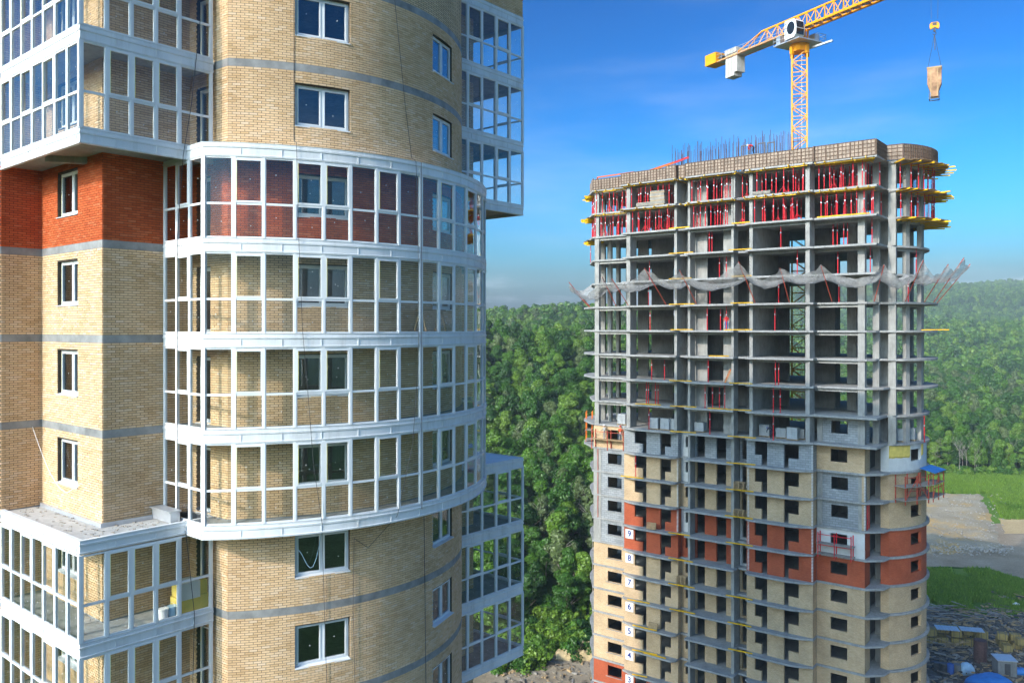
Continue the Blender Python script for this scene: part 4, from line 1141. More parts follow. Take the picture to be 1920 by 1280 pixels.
# bare pale trees
def bare_mesh(seed):
    r2 = random.Random(seed); mb = MB()
    def branch(p, d, l, r_, lev):
        k = 3
        for i in range(k):
            q = p + d * (l / k) + Vector((r2.uniform(-.1, .1), r2.uniform(-.1, .1), 0)) * l * .25
            mb.tube(p, q, r_ * (1 - i / k * .5), r_ * (1 - (i + 1) / k * .5), n=5, cap=False); p = q
            if lev < 3 and i > 0 - lev:
                for _ in range(2):
                    a = r2.uniform(0, 6.28); nd = (d * .8 + Vector((math.cos(a), math.sin(a), .35)) * .75).normalized(); branch(p, nd, l * r2.uniform(.35, .55), r_ * .45, lev + 1)
    branch(Vector((0, 0, -.5)), Vector((0, 0, 1)), 9.0, .11, 0)
    return mb.mesh('limbs', M['bark_pale'])
bares = [bare_mesh(90 + i) for i in range(3)]
for i, (px, y) in enumerate(((1754, 297), (1798, 294), (1805, 299), (1813, 296), (1829, 295), (1834, 300), (1857, 302), (1896, 301), (1012, 170), (1043, 196), (1070, 176))):
    x = kpx(px) * y
    t = empty('bare_tree', (x, y, land_z(x, y)), i * 1.3, label='pale leafless tree ' + ('at the meadow edge in front of the green woods' if i < 8 else 'among green trees on the slope between the towers'), cat='bare tree', group='pale bare trees ' + ('at the meadow edge' if i < 8 else 'on the slope'))
    s = tr.uniform(.55, .95); t.scale = (s, s, s * 1.1); link('limbs', bares[i % 3], t)
# undergrowth along the edge of the trees, meadow grass
def bush_mesh(seed, n, s, H, Rw): return crown_mesh(seed, n, s, H, Rw, 12, M['grass'] if seed % 2 else M['leaf'], base=.05)
bushes = [bush_mesh(70 + i, 500, .2, 2.2, 1.6) for i in range(3)]
bp = []
for _ in range(330):
    k = tr.uniform(-.02, .125); y = tr.uniform(132, 150) + max(0, k - .05) * 180
    bp.append((k * y, y, land_z(k * y, y)))
for _ in range(240):
    k = tr.uniform(.46, .72); y = tr.uniform(289, 300); bp.append((k * y, y, land_z(k * y, y)))
for px, py, rr_, nn in ((955, 1250, 3, 16), (985, 1244, 3, 14), (1010, 1226, 3, 10), (1045, 1222, 3, 12), (1075, 1210, 3, 16), (1100, 1214, 2.5, 14), (1090, 1226, 2, 6)):
    x, y = gpt(px, py)
    for _ in range(nn): bp.append((x + tr.uniform(-rr_, rr_), y + tr.uniform(-2, 2), -52))
wood('undergrowth', bp, src_objs(bushes, 'b'), (.6, 1.4))
tuft = MB()
for i in range(30):
    a = tr.uniform(0, 6.28); r_ = tr.uniform(0, .7); x, y = r_ * math.cos(a), r_ * math.sin(a); h = tr.uniform(.5, 1.3); b_ = tr.uniform(0, 6.28); c_, s_ = .13 * math.cos(b_), .13 * math.sin(b_); e_, f_ = tr.uniform(-.35, .35), tr.uniform(-.35, .35)
    tuft.face(((x - c_, y - s_, 0), (x + c_, y + s_, 0), (x + e_ * .6 + c_ * .7, y + f_ * .6 + s_ * .7, h * .75), (x + e_, y + f_, h)))
tm = tuft.mesh('tuft', M['grass'])
gp = []
def inpoly(p, poly):
    c = False
    for i in range(len(poly)):
        a, b = poly[i], poly[i - 1]
        if (a[1] > p[1]) != (b[1] > p[1]) and p[0] < (b[0] - a[0]) * (p[1] - a[1]) / (b[1] - a[1]) + a[0]: c = not c
    return c
po = [gpt(1735, 893), gpt(1960, 886), gpt(1960, 973), gpt(1882, 974), gpt(1852, 926), gpt(1735, 924)]
while len(gp) < 9000:
    y = tr.uniform(220, 300); x = tr.uniform(.48, .66) * y
    if inpoly((x, y), po): gp.append((x, y, -51.75))
po2 = [gpt(1738, 1070), gpt(1850, 1072), gpt(1935, 1098), gpt(1960, 1150), gpt(1800, 1148), gpt(1738, 1126)]
k_ = 0
while k_ < 3500:
    y = tr.uniform(145, 182); x = tr.uniform(.48, .66) * y
    if inpoly((x, y), po2) and noise.noise(Vector((x / 7, y / 7, 1))) > -.25: gp.append((x, y, -51.75)); k_ += 1
wood('meadow_grass', gp, src_objs([tm], 'g'), (.5, 1.1))
# ------------------------------------------------------------------ haze: the air of the valley
hz, ht, hb = new_mat('haze_air'); ht.nodes.remove(hb)
pv = ht.nodes.new('ShaderNodeVolumePrincipled'); pv.inputs['Color'].default_value = (.78, .90, 1.0, 1); pv.inputs['Density'].default_value = .00019; pv.inputs['Anisotropy'].default_value = .0
ht.links.new(pv.outputs[0], ht.nodes['Material Output'].inputs['Volume'])
mb = MB(); mb.box(-2700, 2700, -2700, 2700, -110, 150)
HAZE = mb.build('haze', hz, None, kind='stuff')
# ================================================================== TOWER CRANE
CX, CY = 39.3, 113.0
jd = Vector((.472, -.882, 0)).normalized(); jn = Vector((-jd.y, jd.x, 0))     # along the jib, and across it
JZ = 40.6
jrot = math.atan2(jd.y, jd.x)
CR = empty('tower_crane', (CX, CY, -GZ), jrot, label='yellow lattice tower crane standing behind the unfinished tower', cat='crane')
def lattice_mast(mb, w, h, n):
    for sx in (-1, 1):
        for sy in (-1, 1): mb.bar((sx * w / 2, sy * w / 2, 0), (sx * w / 2, sy * w / 2, h), .19)
    for i in range(n + 1):
        z = h * i / n * .999
        for s in (-1, 1):
            mb.bar((-w / 2, s * w / 2, z), (w / 2, s * w / 2, z), .09); mb.bar((s * w / 2, -w / 2, z), (s * w / 2, w / 2, z), .09)
        if i < n:
            z2 = h * (i + 1) / n; f = 1 if i % 2 else -1
            for s in (-1, 1):
                mb.bar((-w / 2 * f, s * w / 2, z), (w / 2 * f, s * w / 2, z2), .10); mb.bar((s * w / 2, w / 2 * f, z), (s * w / 2, -w / 2 * f, z2), .10)
ms = MB(); lattice_mast(ms, 1.95, 6.0, 4)
for z in (.3, 5.7):
    pass
ladder = MB()
for s in (-.2, .2): ladder.bar((.3, s, 0), (.3, s, 6), .04)
for i in range(20): ladder.bar((.3, -.2, .3 * i + .1), (.3, .2, .3 * i + .1), .03)
mme = ms.mesh('mast_section', M['crane']); lme = ladder.mesh('ladder', M['zinc'])
mtop = JZ - 2.9
nsec = 15; hs_ = (mtop + GZ) / nsec
mrot = R(17) - jrot + R(-37)
for i in range(nsec):
    s = link('mast_section', mme, CR, (0, 0, i * hs_), (0, 0, mrot), (1, 1, hs_ / 6.0)); link('ladder', lme, s, (0, 0, 0))
def cz(z): return z + GZ
mb = MB(); mb.tube((0, 0, cz(mtop)), (0, 0, cz(mtop + .55)), 1.15, 1.35, 16); mb.tube((0, 0, cz(mtop + .55)), (0, 0, cz(JZ - 1.75)), 1.3, 1.3, 16)
for a in range(4):
    c_, s_ = math.cos(mrot + a * math.pi / 2 + .785), math.sin(mrot + a * math.pi / 2 + .785); mb.box(c_ * 1.38 - .2, c_ * 1.38 + .2, s_ * 1.38 - .2, s_ * 1.38 + .2, cz(mtop - .5), cz(mtop + .5))
mb.build('slewing_ring', M['crane'], CR)
mb = MB(); mb.tube((0, 0, cz(JZ - 1.75)), (0, 0, cz(JZ)), .95, .8, 14)
for sx in (-1, 1):
    for sy in (-1, 1): mb.bar((sx * .8, sy * .6, cz(JZ - 1.6)), (sx * .9, sy * .65, cz(JZ + .1)), .2)
mb.build('tower_head', M['crane'], CR)
# platform around the head with railings, cabinet and air conditioner
mb = MB(); zp = cz(JZ - 1.75)
mb.box(-2.3, 2.2, -2.5, 2.6, zp - .22, zp - .08)
mb.build('platform', M['zinc'], CR)
mb = MB()
for p, q in (((-2.3, -2.5), (-2.3, 2.6)), ((-2.3, 2.6), (2.2, 2.6)), ((2.2, 2.6), (2.2, .9)), ((-2.3, -2.5), (-.2, -2.5))):
    for h in (.45, .95): mb.bar((*p, zp + h), (*q, zp + h), .05)
    L = math.hypot(q[0] - p[0], q[1] - p[1]); k = max(1, int(L / 1.1))
    for i in range(k + 1): x = p[0] + (q[0] - p[0]) * i / k; y = p[1] + (q[1] - p[1]) * i / k; mb.bar((x, y, zp - .1), (x, y, zp + .98), .05)
mb.build('railing', M['zinc'], CR)
mb = MB(); mb.box(.2, 1.2, 1.6, 2.5, zp - .08, zp + 1.3); mb.box(-1.2, -.2, 1.5, 2.4, zp - .08, zp + 1.1); mb.box(-1.95, -1.25, -2.35, -1.3, zp - .08, zp + 1.1); mb.build('cabinet', M['zinc'], CR)
# cab: rounded white box, black round side window, tall front window
mb = MB(); prof = [(-.95, 0), (.55, 0), (.95, .35), (1.05, 1.3), (.9, 2.2), (.6, 2.45), (-.8, 2.5), (-.95, 2.35)]
y0, y1 = -2.75, -1.15; x0 = .9
b_ = len(mb.v)
for y in (y0, y1): mb.v += [(x0 + x, y, zp - .0 + z) for x, z in prof]
n_ = len(prof); mb.f.append(tuple(range(b_, b_ + n_))); mb.f.append(tuple(range(b_ + 2 * n_ - 1, b_ + n_ - 1, -1))); mb.m += [0, 0]
for i in range(n_): mb.f.append((b_ + i, b_ + n_ + i, b_ + n_ + (i + 1) % n_, b_ + (i + 1) % n_)); mb.m.append(0)
cab = mb.build('cab', M['white'], CR)
mb = MB()
for s, y in ((-1, y0 - .02), (1, y1 + .02)):
    pts_ = [(x0 + .12 + .68 * math.cos(2 * math.pi * i / 24), y, zp + 1.35 + .85 * math.sin(2 * math.pi * i / 24)) for i in range(24)]
    mb.face(pts_ if s < 0 else pts_[::-1])
    for i in range(24):
        a_, c_ = pts_[i], pts_[(i + 1) % 24]; mb.face((a_, (a_[0], a_[1] - s * .025, a_[2]), (c_[0], c_[1] - s * .025, c_[2]), c_))
mb.build('side_window', M['black'], cab)
mb = MB(); mb.hexa([(x0 + .99, y0 + .12, zp + .35), (x0 + 1.0, y0 + .12, zp + .35), (x0 + 1.0, y1 - .12, zp + .35), (x0 + .99, y1 - .12, zp + .35), (x0 + 1.03, y0 + .12, zp + 1.15), (x0 + 1.06, y0 + .12, zp + 1.15), (x0 + 1.06, y1 - .12, zp + 1.15), (x0 + 1.03, y1 - .12, zp + 1.15)])
mb.hexa([(x0 + 1.03, y0 + .12, zp + 1.25), (x0 + 1.07, y0 + .12, zp + 1.25), (x0 + 1.07, y1 - .12, zp + 1.25), (x0 + 1.03, y1 - .12, zp + 1.25), (x0 + .92, y0 + .12, zp + 2.15), (x0 + .95, y0 + .12, zp + 2.15), (x0 + .95, y1 - .12, zp + 2.15), (x0 + .92, y1 - .12, zp + 2.15)])
mb.build('front_window', M['black'], cab)
# black marks down the side of the cab
mb = MB()
for zz, hh in ((2.05, .26), (1.5, .16), (1.3, .12), (.8, .16), (.6, .14)): mb.box(x0 - .83, x0 - .62, y0 - .015, y0 + .01, zp + zz - hh / 2, zp + zz + hh / 2)
mb.build('lettering', M['steel'], cab, kind='stuff')
# jib and counter jib
def truss(mb, a, b, n, w, h, ch=.21, dg=.10, top=True, taper=None):
    """triangular truss along x from a to b: two bottom chords, one top chord"""
    z = cz(JZ)
    for s in (-1, 1): mb.bar((a, s * w / 2, z), (b, s * w / 2, z), ch, ch * 1.25)
    if top: mb.bar((a, 0, z + h), (b, 0, z + h), ch, ch)
    for i in range(n + 1):
        x = a + (b - a) * i / n
        mb.bar((x, -w / 2, z), (x, w / 2, z), dg)
        if top:
            if i < n:
                xm = a + (b - a) * (i + .5) / n; x2 = a + (b - a) * (i + 1) / n
                for s in (-1, 1): mb.bar((x, s * w / 2, z), (xm, 0, z + h), dg); mb.bar((xm, 0, z + h), (x2, s * w / 2, z), dg)
                mb.bar((x, -w / 2, z), (x2, w / 2, z), dg * .8)
for i in range(9):
    mb = MB(); a = -1.0 + i * 6.0; truss(mb, a, a + 6.0, 4, 1.5, 2.1 if i < 5 else 1.7, .22 if i < 4 else .19)
    if i == 0:
        for s in (-1, 1): mb.bar((a, s * .75, cz(JZ)), (a, 0, cz(JZ + 2.1)), .22)
    mb.build('jib_section', M['crane'], CR)
mb = MB()
for s in (-.62, .62): mb.bar((-1, s * .55, cz(JZ + .12)), (53, s * .55, cz(JZ + .12)), .05)
mb.box(1, 40, -.3, .3, cz(JZ + .06), cz(JZ + .1)); mb.build('jib_walkway', M['zinc'], CR)
mb = MB(); truss(mb, -7.0, -1.0, 3, 1.5, 2.1); mb.build('counter_jib_section', M['crane'], CR)
mb = MB(); truss(mb, -16.0, -7.0, 5, 1.5, 2.1, top=False)
for s in (-1, 1): mb.bar((-7, 0, cz(JZ + 2.1)), (-11.6, s * .7, cz(JZ + .15)), .12)
mb.build('counter_jib_section', M['crane'], CR)
mb = MB()
for s in (-.95, .95):
    for h in (.5, 1.0): mb.bar((-15.5, s, cz(JZ + h)), (-1.5, s, cz(JZ + h)), .04)
    for i in range(13): mb.bar((-15.5 + i * 1.15, s, cz(JZ)), (-15.5 + i * 1.15, s, cz(JZ + 1.0)), .04)
mb.box(-15.8, -1.2, -.95, .95, cz(JZ - .08), cz(JZ - .03)); mb.build('counter_jib_walkway', M['zinc'], CR)
for i in range(4):
    mb = MB(); x = -13.6 + i * .62; mb.box(x, x + .56, -.78, .78, cz(JZ - 3.0 + (.5 if i == 3 else 0)), cz(JZ + .35)); mb.box(x, x + .56, -.95, .95, cz(JZ + .35), cz(JZ + 1.1))
    mb.build('ballast_block', M['ballast'], CR)
mb = MB(); mb.box(-17.8, -15.4, -1.1, 1.0, cz(JZ - .1), cz(JZ + 1.5)); mb.build('winch_housing', M['crane'], CR)
mb = MB(); mb.tube((-14.9, -.6, cz(JZ + .5)), (-14.9, .6, cz(JZ + .5)), .48, n=14); mb.build('winch_drum', M['steel'], CR)
mb = MB(); mb.bar((1.4, .9, cz(JZ - 2.55)), (4.2, 1.6, cz(JZ - 2.35)), .3, .22); mb.build('outrigger_beam', M['zinc'], CR)
# trolley, hoist ropes, hook block
tdist = 20.0
tb = Vector((CX, CY, 0)) + jd * tdist
mb = MB(); mb.box(tdist - .9, tdist + .9, -1.0, 1.0, cz(JZ - .45), cz(JZ - .2)); mb.build('trolley', M['steel'], CR)
hz_ = (615 - 44) / F * tb.y
mb = MB()
for s in (-.42, .42): mb.tube((tdist + s * .4, s, cz(JZ - .4)), (tdist + s * .35, s * .9, cz(hz_ + .5)), .022, n=4)
mb.build('hoist_rope', M['steel'], CR)
HK = empty('crane_hook', (tb.x, tb.y, hz_ - .75), jrot + R(40), label='yellow crane hook block hanging from ropes against the sky', cat='hook')
mb = MB(); pr = [(-.62, .3), (-.5, .05), (0, .35), (.5, .05), (.62, .3), (.62, .75), (.4, 1.0), (-.4, 1.0), (-.62, .75)]
b_ = len(mb.v)
for y in (-.18, .18): mb.v += [(x, y, z) for x, z in pr]
n_ = len(pr); mb.f += [tuple(range(b_, b_ + n_)), tuple(range(b_ + 2 * n_ - 1, b_ + n_ - 1, -1))]; mb.m += [0, 0]
for i in range(n_): mb.f.append((b_ + i, b_ + n_ + i, b_ + n_ + (i + 1) % n_, b_ + (i + 1) % n_)); mb.m.append(0)
mb.build('block', M['crane'], HK); HK.scale = (.8, .8, .85)
mb = MB(); mb.box(-.28, .28, -.21, .21, .55, .95); mb.box(-.15, .15, -.14, .14, -.25, .3)
hk = []
for i in range(9): a = R(90 - i * 32); hk.append((.2 * math.cos(a), 0, -.5 + .2 * math.sin(a)))
for a, c in zip(hk, hk[1:]): mb.tube(a, c, .055, n=6)
mb.build('hook', M['steel'], HK)
# concrete skip on its sling
zt_ = (615 - 127) / F * tb.y
SK = empty('concrete_skip', (tb.x, tb.y, zt_ - 3.7), THR + R(8), label='stained concrete skip with tapered bottom hanging from the crane hook', cat='concrete skip')
mb = MB()
prof = [(-.85, 3.6), (.85, 3.6), (.85, 1.75), (.45, .8), (.45, .25), (-.45, .25), (-.45, .8), (-.85, 1.75)]
b_ = len(mb.v)
for y in (-.6, .6): mb.v += [(x, y, z) for x, z in prof]
n_ = len(prof); mb.f += [tuple(range(b_ + n_ - 1, b_ - 1, -1)), tuple(range(b_ + n_, b_ + 2 * n_))]; mb.m += [0, 0]
for i in range(n_): mb.f.append((b_ + i, b_ + (i + 1) % n_, b_ + n_ + (i + 1) % n_, b_ + n_ + i)); mb.m.append(0)
M['skip'] = simple('stained_skip_steel', (.36, .20, .11), .8, var=.65, scale=1.1)
mb.build('hopper', M['skip'], SK)
mb = MB()
for x in (-.45, .35): mb.box(x, x + .1, -.66, -.6, .25, 3.5)
mb.box(-.9, .9, -.66, .66, 3.5, 3.68); mb.build('stiffener', M['wood'], SK)
mb = MB()
for sx in (-.6, .55):
    for sy in (-.6, .6): mb.bar((sx, sy, .0), (sx, sy, .85), .08)
for sy in (-.6, .6): mb.bar((-.6, sy, .04), (.55, sy, .04), .1)
for sx in (-.6, .55): mb.bar((sx, -.6, .04), (sx, .6, .04), .1)
mb.build('leg_frame', M['steel'], SK)
mb = MB()
top_ = (0, 0, hz_ - .75 - .6 - (zt_ - 3.7))
for s in (-.82, .82): mb.tube((s, 0, 3.65), top_, .025, n=4)
mb.tube((.05, .1, top_[2] - 1.7), (0.02, .05, top_[2]), .06, n=5)
mb.build('sling', M['steel'], SK)

SK.scale = (.86, .86, 1.0)
# ================================================================== TOP OF THE UNFINISHED TOWER
ORDW = ['first', 'second', 'third', 'fourth', 'fifth', 'sixth', 'seventh', 'eighth', 'ninth', 'tenth', 'eleventh', 'twelfth', 'thirteenth', 'fourteenth', 'fifteenth', 'sixteenth', 'seventeenth', 'eighteenth', 'nineteenth', 'twentieth'] + ['twenty-' + w for w in ('first', 'second', 'third', 'fourth', 'fifth', 'sixth', 'seventh', 'eighth', 'ninth')] + ['thirtieth'] + ['thirty-' + w for w in ('first', 'second', 'third', 'fourth', 'fifth', 'sixth', 'seventh', 'eighth', 'ninth')] + ['fortieth']
def path_pts(pts, step):
    """points and directions every step metres along a plan polyline"""
    out = []
    for a, b in zip(pts, pts[1:]):
        a, b = Vector(a), Vector(b); L = (b - a).length; k = max(1, round(L / step))
        for i in range(k): out.append((a.lerp(b, (i + .5) / k), (b - a).normalized(), L / k))
    return out
ZD = rz_(-2)
top_out = outline(-2)
bulge_i = [p for p in top_out if abs(math.hypot(p[0] - BC[0], p[1] - BC[1]) - 9.0) < .02 and p[0] > 26]
front_path = [(-5.2, -.2), (-.15, -.2), (-.15, -1.75), (7.2, -1.85), (7.2, -1.25), (8.5, -1.25), (8.5, -1.85), (14.5, -1.85), (15.7, -1.85), (23.2, -1.7), (23.2, -1.4), (29.4, -1.4), (29.5, 2.5)]
arc_path = [bulge_i[i] for i in range(0, len(bulge_i), 2)]
arc_path = [(29.5, 2.55)] + [p for p in arc_path if p[1] > 2.6]
left_arc = [(-5.2, -.2), (-6.6, 1.6)] + [(BL_C[0] + 8.9 * math.cos(R(a)), BL_C[1] + 8.9 * math.sin(R(a))) for a in range(226, 140, -8)]
_fp = {}
def form_mesh(w, h):
    key = (round(w, 2), h)
    if key in _fp: return _fp[key]
    mb = MB(); mb.box(-w / 2 + .01, w / 2 - .01, -.02, .02, 0, h, 0)
    k = 3
    for i in range(k + 1): x = -w / 2 + .035 + (w - .07) * i / k; mb.box(x - .025, x + .025, -.10, -.02, 0, h, 1)
    r_ = 5
    for i in range(r_): z = .03 + (h - .06) * i / (r_ - 1); mb.box(-w / 2 + .06, w / 2 - .06, -.085, -.02, z - .025, z + .025, 1)
    _fp[key] = mb.mesh('formwork_panel', [M['ply'], M['ply_rib']]); return _fp[key]
pr_ = random.Random(11)
for pth, where in ((front_path, 'along the straight front of the tower top'), (arc_path, 'around the rounded corner of the tower top'), (left_arc, 'round the left end of the tower top')):
    for pi_, (p, t, w_) in enumerate(path_pts(pth, 1.2)):
        h = 1.55
        if where.startswith('along') and p.x < 6.5: h = 1.35
        if where.startswith('around') or p.x > 23: h = 1.65
        o = empty('formwork_panel', rw(p.x, p.y, ZD), THR + math.atan2(t.y, t.x) , label=ORDW[pi_] + ' brown gridded formwork panel from the left ' + where, cat='formwork panel', group='formwork panels ' + where)
        link('panel', form_mesh(w_, h), o)
# steel props in rows under the two top slabs
def prop_mesh(h, tripod):
    mb = MB(); mb.tube((0, 0, .02), (0, 0, h * .62), .052, n=7, m=0); mb.tube((0, 0, h * .62), (0, 0, h - .02), .037, n=6, m=0)
    mb.tube((0, 0, h * .6), (0, 0, h * .66), .07, n=7, m=1); mb.box(-.09, .09, -.09, .09, 0, .02, 0); mb.box(-.09, .09, -.09, .09, h - .02, h, 0)
    if tripod:
        for a in (.3, 2.4, 4.5): mb.tube((0, 0, .75), (.55 * math.cos(a), .55 * math.sin(a), .02), .028, n=5, m=0)
    return mb.mesh('prop', [M['red_paint'], M['zinc']])
Hn = 3 - .21 - .16
pm = [prop_mesh(Hn, False), prop_mesh(Hn, True), prop_mesh(2.79, False), prop_mesh(2.79, True)]
def prop(x, y, n, label, group, full=False, tri=None):
    tri = (pr_.random() < .14) if tri is None else tri
    o = link('steel_prop', pm[(2 if full else 0) + (1 if tri else 0)], None, rw(x, y, rz_(n) + .003), (0, 0, THR + pr_.uniform(0, 6.28)))
    tag(o, label, 'prop', group)
bays = [(-5.0, -.2, -.1, 'left end bay'), (1.1, 6.7, -1.55, 'left bay'), (9.1, 13.8, -1.55, 'middle bay'), (14.6, 15.7, -.7, 'narrow bay'), (16.6, 22.1, -1.55, 'right bay'), (23.4, 29.2, -1.0, 'corner bay')]
count = 0
for n, lev in ((-1, 'upper propped storey'), (0, 'lower propped storey')):
    for x0, x1, yv, nm in bays:
        lb = 'red adjustable steel prop in the %s of the %s' % (nm, lev)
        ordn = ORDW
        for row, dy in enumerate((0, .9, 2.3, 3.7)):
            if nm == 'narrow bay' and row > 1: continue
            x = x0 + pr_.uniform(.05, .5) + .2 * row; cnt = -1
            while x < x1:
                if not any(abs(x - c[0]) < c[2] / 2 + .1 and abs(yv + dy - c[1]) < c[3] / 2 + .1 for c in COLS):
                    cnt += 1; prop(x, yv + dy + pr_.uniform(-.12, .12), n, '%s red prop in the %s row of the %s, %s' % (ORDW[cnt], ('front', 'second', 'third', 'back')[row], nm, lev), 'red props on the ' + lev)
                x += pr_.uniform(.55, 1.25) * (1 + .12 * row)
    lb = 'red adjustable steel prop under the rounded corner of the %s' % lev
    for r_, st in ((8.75, 7.5), (7.0, 12)):
        a = -40; cnt = -1
        while a < 40:
            x, y = pol(BC, r_, a + pr_.uniform(-1.5, 1.5)); cnt += 1; prop(x, y, n, '%s red prop in the %s ring of the rounded corner, %s' % (ORDW[cnt], 'outer' if r_ > 8 else 'inner', lev), 'red props on the ' + lev, tri=False); a += st; count += 1
    for a in (196, 203, 210, 217, 224):
        x, y = pol(BL_C, 8.6, a); prop(x, y, n, 'red adjustable steel prop at the left tip of the %s' % lev, 'red props on the ' + lev, tri=False)
# single props lower down: px, n, v, label
SP_ = [(1216, 3, -.5, 'left bay'), (1330, 1, -.9, 'middle bay'), (1335, 1, -.6, 'middle bay'), (1331, 3, -1.4, 'middle bay'), (1349, 2, -.7, 'middle bay'), (1362, 2, -1, 'middle bay'), (1219, 4, -1.2, 'left bay'), (1326, 4, -1.6, 'middle bay'), (1351, 4, -.8, 'middle bay'), (1362, 4, -1.2, 'middle bay'),
       (1222, 6, -1.0, 'left bay'), (1246, 6, -.3, 'left bay'), (1328, 6, -1.5, 'middle bay'), (1212, 7, -1.4, 'left bay'), (1216, 7, -1.2, 'left bay'), (1229, 7, -1.1, 'left bay'), (1234, 7, -.8, 'left bay'), (1322, 7, -1.5, 'middle bay'), (1336, 7, -1.0, 'middle bay'), (1349, 7, -.8, 'middle bay'), (1359, 7, -1.3, 'middle bay'),
       (1217, 8, -1.6, 'left bay'), (1331, 8, -1.6, 'middle bay'), (1460, 3, -1.2, 'right bay'), (1453, 4, -1.3, 'right bay'), (1454, 6, -1.5, 'right bay'), (1460, 6, -1.0, 'right bay'), (1450, 7, -1.9, 'right bay'), (1463, 7, -1.7, 'right bay'), (1450, 8, -1.9, 'right bay'),
       (1562, 1, .5, 'corner bay'), (1570, 1, .9, 'corner bay'), (1582, 1, .3, 'corner bay'), (1589, 1, .8, 'corner bay'), (1571, 2, .4, 'corner bay'), (1573, 3, .2, 'corner bay'), (1635, 1, .6, 'corner'), (1632, 2, .5, 'corner'), (1495, 2, -1.2, 'right bay'), (1718, 2, 6.0, 'rounded corner'), (1703, 3, 5.0, 'rounded corner'), (1733, 8, 6.4, 'rounded corner'), (1218, 2, -.6, 'left bay'), (1464, 1, -.8, 'right bay'), (1107.5, 1, 6.0, 'left tip'), (1192, 10, -1.9, 'left bay')]
ORD = {1: 'first', 2: 'second', 3: 'third', 4: 'fourth', 5: 'fifth', 6: 'sixth', 7: 'seventh', 8: 'eighth', 10: 'tenth'}
for px, n, v, nm in SP_:
    prop(rl(px, v), v, n, 'single red steel prop in the %s, %s bare storey below the props' % (nm, ORD[n]), 'single red props on bare storeys', True, False)
# yellow timber formwork beams
def beam(name, p, q, h, mat, label, group, w=.11):
    """p, q in tower coordinates (x, y, z)"""
    a, b = rw(*p), rw(*q); L = (b - a).length; m_ = (a + b) / 2; d = (b - a) / L
    rot = Vector((1, 0, 0)).rotation_difference(d).to_euler()
    key = 'ibeam_%s' % mat
    if key not in _fp:
        mb = MB(); mb.box(-.5, .5, -.5, .5, .3, .5); mb.box(-.5, .5, -.5, .5, -.5, -.3); mb.box(-.5, .5, -.2, .2, -.3, .3); _fp[key] = mb.mesh('timber_beam', M[mat])
    o = link(name, _fp[key], None, m_, rot, (L, w, h)); tag(o, label, 'beam', group); return o
for n, lev in ((-2, 'top'), (-1, 'middle'), (0, 'lower')):
    zc = rz_(n) - .21 - .09
    segs = [(-5.0, .1, -.3), (.1, 7.0, -1.75), (1.0, 6.5, -.9), (8.4, 14.6, -1.8), (9, 14, -.95), (15.7, 22.6, -1.8), (16.5, 22, -.95), (23.3, 29.3, -1.3), (24, 29, -.3)]
    if n == 0: segs = [(6.4, 9.0, -1.85), (14.2, 16.3, -1.9), (23.5, 28.8, -1.35)]
    for x0, x1, y in segs:
        if n == 0: beam('timber_beam', (x0, y, rz_(0) + .07), (x1, y + .1, rz_(0) + .1), .12, 'yellow', 'yellow timber beam lying along the slab edge under the propped storeys', 'yellow beams of the %s deck' % lev); continue
        beam('timber_beam', (x0, y, zc), (x1, y, zc), .17, 'yellow', 'long yellow timber beam carrying the front edge of the %s deck' % lev, 'yellow beams of the %s deck' % lev)
    a = -42
    while a < 44:                                # beam ends sticking out around the rounded corner
        p, q = pol(BC, 7.3, a), pol(BC, 10.5 + pr_.uniform(-.4, .55), a + pr_.uniform(-5, 5))
        z_ = zc if n < 0 else rz_(0) - .32
        beam('timber_beam', (*p, z_), (*q, z_ + pr_.uniform(-.06, .1)), .14, 'yellow', 'yellow beam end jutting out round the rounded corner of the %s deck' % lev, 'yellow beams of the %s deck' % lev); a += pr_.uniform(6.5, 11)
    for a in (198, 205, 211, 218, 224):
        p, q = pol(BL_C, 7.2, a), pol(BL_C, 9.7 + pr_.uniform(-.2, .6), a); z_ = zc if n < 0 else rz_(0) - .32
        beam('timber_beam', (*p, z_), (*q, z_), .17, 'yellow', 'yellow beam end jutting out at the left tip of the %s deck' % lev, 'yellow beams of the %s deck' % lev)
    if n < 0:
        x = -4.6
        while x < 29.2:                          # cross beams
            y0 = -.5 if x < 0 else (-2.25 if x < 23 else -1.75)
            if pr_.random() < .8: beam('timber_beam', (x, y0 - pr_.uniform(0, .35), zc + .09), (x + pr_.uniform(-.1, .1), y0 + 3.2, zc + .09), .15, 'yellow', 'yellow cross beam ending under the front of the %s deck' % lev, 'yellow beams of the %s deck' % lev)
            x += pr_.uniform(.8, 1.7)
for n in (-2, -1, 0):
    mb = MB()
    for c_, ro, a_list in ((BC, 10.1, [-44 + 6.2 * i for i in range(15)]), (BL_C, 9.5, [194 + 5 * i for i in range(7)])):
        for a in a_list:
            r1 = ro + pr_.uniform(-.25, .3); p, q, r_, s_ = pol(c_, 8.95, a), pol(c_, 8.95, a + 6.0 if c_ is BC else a + 4.8), pol(c_, r1, a + 5.9 if c_ is BC else a + 4.7), pol(c_, r1, a + .1)
            z_ = rz_(n) - .2 + pr_.uniform(0, .02)
            mb.hexa([(*p, z_), (*q, z_), (*r_, z_), (*s_, z_), (*p, z_ + .03), (*q, z_ + .03), (*r_, z_ + .03), (*s_, z_ + .03)])
    mb.build('deck_boards', M['wood'], RT, dz=GZ, kind='stuff')
